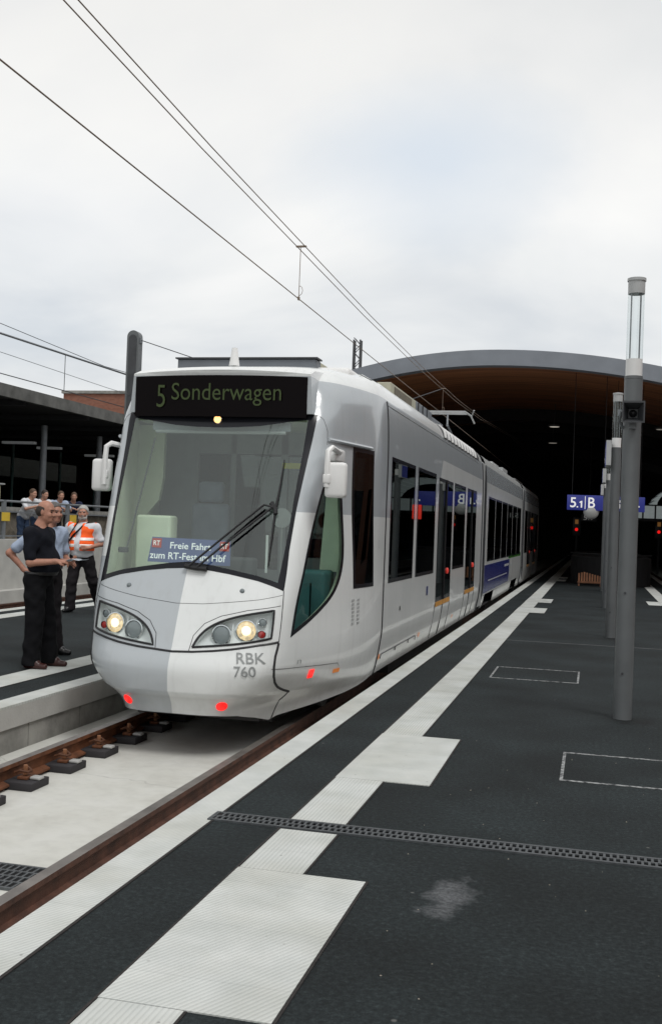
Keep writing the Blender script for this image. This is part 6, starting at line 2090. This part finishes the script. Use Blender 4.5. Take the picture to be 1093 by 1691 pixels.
def face_bits(w, M3, parent, res=0.004, brow='hair_grey'):
    for s in (1, -1):
        sdf_obj('eye', [el(w((0.083, 0.032 * s, 0.004)), (0.008, 0.012, 0.0065), 0.002, M3)], M['eye'], parent, 0.003)
        sdf_obj('eyebrow', [rc(w((0.093, 0.016 * s, 0.024)), w((0.080, 0.050 * s, 0.027)), 0.0055, 0.004, 0.003)], M[brow], parent, 0.003)
    sdf_obj('mouth', [rc(w((0.094, -0.018, -0.068)), w((0.096, 0, -0.067)), 0.0035, 0.0045, 0.003), rc(w((0.096, 0, -0.067)), w((0.094, 0.018, -0.068)), 0.0045, 0.0035, 0.003)], M['lips'], parent, 0.003)


def person(name, label, loc, rz, j, look, res=0.008, group=None, sc=1.0):
    """j: joints; look: clothing. The body is one surface; clothes and hair are its children."""
    root = tag(empty(name, loc, rz), label, 'person', group)
    root.scale = (sc, sc, sc)
    g = lambda k: j[k]
    hp, w, M3 = head_prims(g('head'), j.get('yaw', 0), j.get('tilt', 0), look.get('jowl', 1.0))
    nk = g('neck')
    body = list(hp)
    body += [rc(nk, lerp(nk, g('head'), 0.75), 0.062, 0.056, 0.03)]
    ch, be, pe = g('chest'), g('belly'), g('pelvis')
    cr, br, pr_ = look.get('chest_r', (0.125, 0.175, 0.20)), look.get('belly_r', (0.125, 0.160, 0.17)), look.get('pelvis_r', (0.125, 0.165, 0.13))
    shr = lambda r, d: tuple(v - d for v in r)
    body += [el(ch, shr(cr, 0.015), 0.05), el(be, shr(br, 0.045), 0.06), el(pe, shr(pr_, 0.015), 0.05), rc(lerp(ch, nk, 0.6), nk, 0.075, 0.06, 0.05)]
    for s in ('R', 'L'):
        sh, eb, wr_ = g('sh' + s), g('el' + s), g('wr' + s)
        body += [rc(lerp(sh, ch, 0.35), sh, 0.062, 0.060, 0.04), rc(sh, eb, 0.053, 0.043, 0.03), rc(eb, wr_, 0.043, 0.029, 0.025)]
        body += hand_prims(wr_, j['hd' + s], j['hp' + s], 1.0, j.get('curl' + s, 0.55), 1 if s == 'R' else -1)
        hi, kn, an = g('hip' + s), g('kn' + s), g('an' + s)
        body += [rc(hi, kn, 0.075, 0.052, 0.04), rc(kn, an, 0.052, 0.036, 0.03)]
        fd = Vector(j['ft' + s]).normalized()
        a_ = Vector(an)
        body += [rc(a_, (a_.x + fd.x * 0.12, a_.y + fd.y * 0.12, 0.040), 0.034, 0.024, 0.02)]
    bo = sdf_obj('body', body, M[look.get('skin', 'skin')], root, res)
    near = res < 0.012
    if near and look.get('face', True):
        face_bits(w, M3, root, brow=look.get('brow', 'hair_grey'))
    # shirt
    st = [el(ch, cr, 0.05), el(be, br, 0.07), rc(lerp(ch, nk, 0.55), lerp(nk, ch, 0.1), 0.092, 0.068, 0.05)]
    hem = look.get('hem')
    if hem:
        st.append(el((pe[0], pe[1], pe[2] + 0.02), tuple(v + 0.012 for v in pr_), 0.06))
    for s in ('R', 'L'):
        sh, eb, wr_ = g('sh' + s), g('el' + s), g('wr' + s)
        st += [rc(lerp(sh, ch, 0.5), lerp(sh, ch, 0.05), 0.085, 0.072, 0.09), rc(sh, lerp(sh, eb, look.get('sleeve', 0.72)), 0.071, 0.069, 0.06)]
        if look.get('long'):
            st += [rc(lerp(sh, eb, 0.7), eb, 0.066, 0.056, 0.03), rc(eb, lerp(eb, wr_, 0.92), 0.056, 0.040, 0.03)]
    cl = [((0, 0, -1), -(hem or (pe[2] + look.get('waist', 0.075) - 0.03)))]
    sdf_obj('shirt', st, M[look['shirt']], root, res, cl, 0.0065, 1)
    if near and look.get('collar', True):
        cs_ = [rc((nk[0] + 0.062 * math.cos(t), nk[1] + 0.064 * math.sin(t), nk[2] - 0.012 - 0.022 * math.cos(t)), (nk[0] + 0.062 * math.cos(t2), nk[1] + 0.064 * math.sin(t2), nk[2] - 0.012 - 0.022 * math.cos(t2)), 0.016, 0.016, 0.012)
               for t, t2 in ((a, a + 0.45) for a in np.arange(0.3, 5.6, 0.42))]
        sdf_obj('collar', cs_, M[look['shirt']], root, 0.006)
    # trousers
    tr = [el(pe, pr_, 0.05)]
    for s in ('R', 'L'):
        hi, kn, an = g('hip' + s), g('kn' + s), g('an' + s)
        tr += [rc(hi, kn, look.get('thigh', 0.098), look.get('knee', 0.082), 0.035), rc(kn, (an[0], an[1], 0.06), look.get('knee', 0.082), look.get('knee', 0.082) - 0.004, 0.02)]
    sdf_obj('trousers', tr, M[look['trousers']], root, res, [((0, 0, 1), pe[2] + look.get('waist', 0.075)), ((0, 0, -1), -0.035)], 0.0065, 3)
    if look.get('belt'):
        zb = pe[2] + look.get('waist', 0.075) - 0.012
        sdf_obj('belt', [el(pe, tuple(v + 0.010 for v in pr_), 0.05), el(be, tuple(v + 0.004 for v in br), 0.06)], M['shoe_black'], root, res, [((0, 0, 1), zb + 0.018), ((0, 0, -1), -(zb - 0.018))])
    for s in ('R', 'L'):
        an = Vector(g('an' + s)); fd = Vector(j['ft' + s]).normalized(); sd = Vector((-fd.y, fd.x, 0))
        q = lambda a, b, z: (an.x + fd.x * a + sd.x * b, an.y + fd.y * a + sd.y * b, z)
        sh_ = [rc(q(-0.045, 0, 0.042), q(0.07, 0, 0.040), 0.042, 0.040, 0.02), rc(q(0.07, 0, 0.038), q(0.175, 0.004, 0.032), 0.040, 0.031, 0.02), rc(q(-0.02, 0, 0.095), q(0.07, 0, 0.066), 0.052, 0.042, 0.03)]
        sdf_obj('shoe', sh_, M[look['shoes']], root, max(res, 0.007), [((0, 0, -1), -0.002)])
    return root, w, M3


def hair(root, w, M3, mat, bald=False, res=0.007, full=0.0):
    f = M3[0]; c = np.array(w((0, 0, 0)))
    if bald:
        pr = [el(w((-0.022, 0, 0.008)), (0.098, 0.086, 0.088), 0.02, M3)]
        fw = -np.array(f)
        clips = [(tuple(f), float(np.array(f) @ c) + 0.020), ((0, 0, 1), c[2] + 0.062), ((0, 0, -1), -(c[2] - 0.078))]
    else:
        pr = [el(w((-0.018, 0, 0.034)), (0.106, 0.087 + full, 0.100 + full), 0.02, M3)]
        n_ = np.array(f) * 0.75 + np.array((0, 0, -0.66)); n_ /= np.linalg.norm(n_)
        clips = [(tuple(n_), float(n_ @ np.array(w((0.055, 0, 0.055))))), ((0, 0, -1), -(c[2] - 0.065))]
    return sdf_obj('hair', pr, M[mat], root, res, clips, 0.002, 2)


def stand(lean=0.0, w=0.20, stance=0.11):
    j = dict(pelvis=(0, 0, 0.98), belly=(0.015, 0, 1.13), chest=(0.0 + lean * .5, 0, 1.33), neck=(-0.005 + lean, 0, 1.535), head=(0.03 + lean * 1.2, 0, 1.69))
    for s, sg in (('R', -1), ('L', 1)):
        j['sh' + s] = (0.0 + lean * .8, sg * w, 1.455); j['el' + s] = (-0.03 + lean * .8, sg * (w + 0.05), 1.17); j['wr' + s] = (0.06, sg * (w + 0.05), 0.93)
        j['hd' + s] = (0.25, 0, -1); j['hp' + s] = (0, -sg, 0)
        j['hip' + s] = (0, sg * 0.095, 0.93); j['kn' + s] = (0.015, sg * stance, 0.50); j['an' + s] = (-0.02, sg * stance, 0.085); j['ft' + s] = (1, sg * 0.12, 0)
    return j


# man in black, facing right, forearms forward holding a sheet of paper
j = stand(0.0, 0.205, 0.10)
j.update(belly=(0.055, 0, 1.13), chest=(0.01, 0, 1.33), head=(0.055, 0, 1.695), neck=(0.0, 0, 1.535), tilt=0.10, yaw=-0.12,
         shR=(-0.02, -0.215, 1.45), elR=(0.015, -0.275, 1.145), wrR=(0.27, -0.185, 1.165), hdR=(1, 0.28, 0.02), hpR=(0, 0.35, -0.9), curlR=0.8,
         shL=(-0.01, 0.215, 1.45), elL=(0.02, 0.27, 1.15), wrL=(0.26, 0.13, 1.155), hdL=(1, -0.35, 0.1), hpL=(0, -0.3, 0.9), curlL=0.8,
         anR=(0.0, -0.13, 0.085), anL=(0.10, 0.15, 0.085), knR=(0.025, -0.12, 0.50), knL=(0.06, 0.125, 0.5), ftR=(1, -0.18, 0), ftL=(1, -0.05, 0))
r1, w1, m1 = person('person', 'balding man in black polo shirt and black trousers holding a sheet of paper', (-5.86, 10.50, 0.003), R(6), j,
                    dict(shirt='c_navy', trousers='c_black', shoes='shoe_brown', skin='skin2', belt=True, chest_r=(0.140, 0.190, 0.205), belly_r=(0.175, 0.190, 0.185), pelvis_r=(0.150, 0.178, 0.135), thigh=0.122, knee=0.098, sleeve=0.80, jowl=1.12, brow='hair_dark', waist=0.055), 0.008, sc=1.0)
hair(r1, w1, m1, 'hair_dark', bald=True)
mb = MB()
o_ = Vector((-5.86, 10.50, 0.003))
q = Matrix.Rotation(R(6), 3, 'Z')
pts = []
for a in range(7):
    for b in range(2):
        pts.append(o_ + q @ Vector((0.34 + 0.20 * a / 6, -0.15 + 0.21 * b, 1.165 + 0.045 * a / 6 + 0.018 * math.sin(a * 0.9))))
pts += [p - Vector((0, 0, 0.0025)) for p in pts]
fs = [(2 * a, 2 * a + 2, 2 * a + 3, 2 * a + 1) for a in range(6)] + [(14 + 2 * a + 1, 14 + 2 * a + 3, 14 + 2 * a + 2, 14 + 2 * a) for a in range(6)]
fs += [(2 * a, 14 + 2 * a, 14 + 2 * a + 2, 2 * a + 2) for a in range(6)] + [(2 * a + 1, 2 * a + 3, 14 + 2 * a + 3, 14 + 2 * a + 1) for a in range(6)] + [(0, 1, 15, 14), (12, 26, 27, 13)]
mb.add(pts, fs, 0, True)
single('sheet_of_paper', mb, M['paper'], 'pale sheet of paper held out by the man in black', 'paper')

# man in pale blue shirt standing behind him
j = stand(0.0, 0.20, 0.10)
j.update(yaw=-0.25, head=(0.06, 0, 1.69), shR=(-0.02, -0.21, 1.45), elR=(-0.30, -0.33, 1.20), wrR=(-0.14, -0.24, 1.00), hdR=(0.9, 0.5, -0.5), hpR=(0, 1, 0),
         shL=(0.0, 0.21, 1.45), elL=(0.0, 0.28, 1.16), wrL=(0.2, 0.16, 1.10), hdL=(1, -0.4, 0), hpL=(0, -0.8, -0.4),
         anR=(0.02, -0.12, 0.085), anL=(0.05, 0.14, 0.085), ftR=(1, -0.3, 0))
r2, w2, m2 = person('person', 'man in pale blue shirt half hidden behind the man in black', (-6.27, 11.45, 0.003), R(-12), j,
                    dict(shirt='c_lblue', trousers='c_darkt', shoes='shoe_black', skin='skin2', belt=True, belly_r=(0.145, 0.175, 0.17), chest_r=(0.135, 0.185, 0.20), pelvis_r=(0.14, 0.175, 0.13), thigh=0.11, knee=0.09), 0.009)
hair(r2, w2, m2, 'hair_grey', bald=False)

# man in an orange vest, walking towards us
j = stand(0.0, 0.215, 0.13)
j.update(yaw=0.10, belly=(0.05, 0, 1.13), shR=(0, -0.225, 1.45), elR=(-0.06, -0.31, 1.18), wrR=(0.06, -0.27, 1.02), hdR=(0.5, 0.1, -0.9), hpR=(0, 1, 0),
         shL=(0, 0.225, 1.45), elL=(-0.02, 0.33, 1.17), wrL=(0.20, 0.15, 1.10), hdL=(0.55, -0.85, 0.05), hpL=(-0.8, -0.3, 0), curlL=0.7,
         knR=(0.10, -0.13, 0.50), anR=(0.12, -0.14, 0.085), ftR=(1, -0.35, 0), knL=(-0.06, 0.19, 0.52), anL=(-0.42, 0.25, 0.13), ftL=(1, 0.2, 0))
look3 = dict(shirt='c_white', trousers='c_darkt', shoes='shoe_black', skin='skin2', hem=0.93, belly_r=(0.185, 0.20, 0.19), chest_r=(0.145, 0.195, 0.205), pelvis_r=(0.155, 0.185, 0.135), thigh=0.115, knee=0.092, brow='hair_white')
r3, w3, m3 = person('person', 'white bearded man in an open orange vest over a white shirt', (-8.67, 16.99, 0.003), R(-78), j, look3, 0.009, sc=1.02)
hair(r3, w3, m3, 'hair_white', full=0.004)
sdf_obj('beard', [el(w3((0.038, 0, -0.088)), (0.056, 0.060, 0.042), 0.02, m3), rc(w3((0.010, 0.062, -0.03)), w3((0.03, 0.055, -0.09)), 0.014, 0.02, 0.02), rc(w3((0.010, -0.062, -0.03)), w3((0.03, -0.055, -0.09)), 0.014, 0.02, 0.02), el(w3((0.088, 0, -0.054)), (0.014, 0.030, 0.007), 0.008, m3)], M['hair_white'], r3, 0.006, [], 0.003)
vest = [el((j['pelvis'][0] + 0.01, 0, 1.0), (0.185, 0.215, 0.15), 0.06), el(j['chest'], (0.160, 0.208, 0.215), 0.05), el(j['belly'], (0.198, 0.212, 0.20), 0.07), rc(j['shR'], lerp(j['chest'], j['shR'], .5), 0.085, 0.09, 0.05), rc(j['shL'], lerp(j['chest'], j['shL'], .5), 0.085, 0.09, 0.05)]
# the vest hangs open: a left front and a right front
for s, nm in ((1, 'vest'), (-1, 'vest')):
    cut = 0.015 if s > 0 else 0.085
    cl = [((0.0, -s, 0.0), -cut), ((0, 0, -1), -1.05), ((0, s, 0), 0.245)]
    v_ = sdf_obj(nm, vest, M['c_orange'], r3, 0.010, cl, 0.004)
    for z in (1.135, 1.245):
        gv = [tuple([p[0], p[1], tuple(x + 0.009 for x in p[2]), p[3], p[4]]) if p[0] == 'el' else p for p in vest]
        sdf_obj('reflective_band', gv, M['c_reflect'], v_, 0.009, [((0.0, -s, 0.0), -cut), ((0, s, 0), 0.25), ((0, 0, 1), z + 0.027), ((0, 0, -1), -(z - 0.027))])
bg = tag(empty('shoulder_bag', (-8.67, 16.99, 0.003), R(-78)), 'dark bag hanging at the side of the man in the orange vest', 'bag')
bg.scale = (1.02, 1.02, 1.02)
sdf_obj('bag', [el((0.08, -0.30, 0.90), (0.14, 0.07, 0.12), 0.02), el((0.09, -0.31, 0.84), (0.15, 0.075, 0.07), 0.03)], M['c_black'], bg, 0.01, (), 0.003)
sp = [(0.10, -0.30, 0.98), (0.20, -0.22, 1.15), (0.185, -0.10, 1.32), (0.11, 0.02, 1.46), (0.02, 0.10, 1.53)]
sdf_obj('strap', [rc(a, b, 0.016, 0.016, 0.01) for a, b in zip(sp[:-1], sp[1:])], M['c_black'], bg, 0.008)
cam_ = [el((0.21, -0.22, 1.20), (0.05, 0.05, 0.09), 0.02), rc((0.21, -0.22, 1.15), (0.20, -0.24, 1.04), 0.04, 0.035, 0.02)]
hb = tag(empty('radio_case', (-8.67, 16.99, 0.003), R(-78)), 'dark brown case on the chest of the man in the orange vest', 'case')
hb.scale = (1.02, 1.02, 1.02)
sdf_obj('case', cam_, pmat('dark_brown_case', (0.03, 0.013, 0.010), 0.5, var=0.2), hb, 0.009)
sdf_obj('case_strap', [rc((0.20, -0.20, 1.26), (0.14, -0.10, 1.46), 0.010, 0.010, 0.006), rc((0.14, -0.10, 1.46), (0.02, -0.08, 1.54), 0.010, 0.010, 0.006)], M['c_black'], hb, 0.007)

# four people leaning on the railing
def leaner(label, loc, rz, shirt, hr, trousers, lean=0.22, sleeve=0.75, full=0.0, yaw=0.0, arms=0.0):
    j = stand(0.0, 0.20, 0.11)
    j.update(pelvis=(-0.16, 0, 0.96), belly=(-0.08, 0, 1.09), chest=(0.02 + lean * .3, 0, 1.26), neck=(0.09 + lean * .5, 0, 1.43), head=(0.16 + lean * .5, 0, 1.575), yaw=yaw, tilt=0.15)
    for s, sg in (('R', -1), ('L', 1)):
        j['sh' + s] = (0.06 + lean * .4, sg * 0.205, 1.365); j['el' + s] = (0.22 + lean * .3, sg * 0.27, 1.17 + arms); j['wr' + s] = (0.44 + lean * .2, sg * 0.09, 1.24 + arms)
        j['hd' + s] = (1, -sg * 0.5, -0.1); j['hp' + s] = (0, 0, -1)
        j['hip' + s] = (-0.16, sg * 0.095, 0.91); j['kn' + s] = (-0.12, sg * 0.11, 0.50); j['an' + s] = (-0.14, sg * 0.11, 0.085)
    r_, w_, m_ = person('person', label, loc, rz, j, dict(shirt=shirt, trousers=trousers, shoes='shoe_black', hem=0.86, sleeve=sleeve, collar=False), 0.015, 'people leaning on the railing', sc=0.95)
    hair(r_, w_, m_, hr, res=0.012, full=full)
    return r_


leaner('leftmost railing leaner in a plain white T-shirt and jeans, back half turned', (-13.78, 24.0, 0.70), R(-18), 'c_white', 'hair_brown', 'c_jeans', 0.05, yaw=0.1)
l2 = leaner('railing leaner in a white shirt with red front and dark cap', (-13.85, 24.75, 0.70), R(-30), 'c_white', 'hair_dark', 'c_jeans', 0.10, yaw=0.1)
sdf_obj('red_front', [el((0.17, 0.0, 1.22), (0.08, 0.10, 0.16), 0.03)], M['c_red'], l2, 0.015)
leaner('railing leaner with brown hair in a pale grey-blue T-shirt', (-13.75, 25.45, 0.70), R(-38), 'c_lblue', 'hair_brown', 'c_darkt', 0.12, yaw=-0.1)
leaner('rightmost railing leaner in a dark navy T-shirt', (-13.75, 26.25, 0.70), R(-48), 'c_dblue', 'hair_brown', 'c_darkt', 0.08, yaw=-0.2)
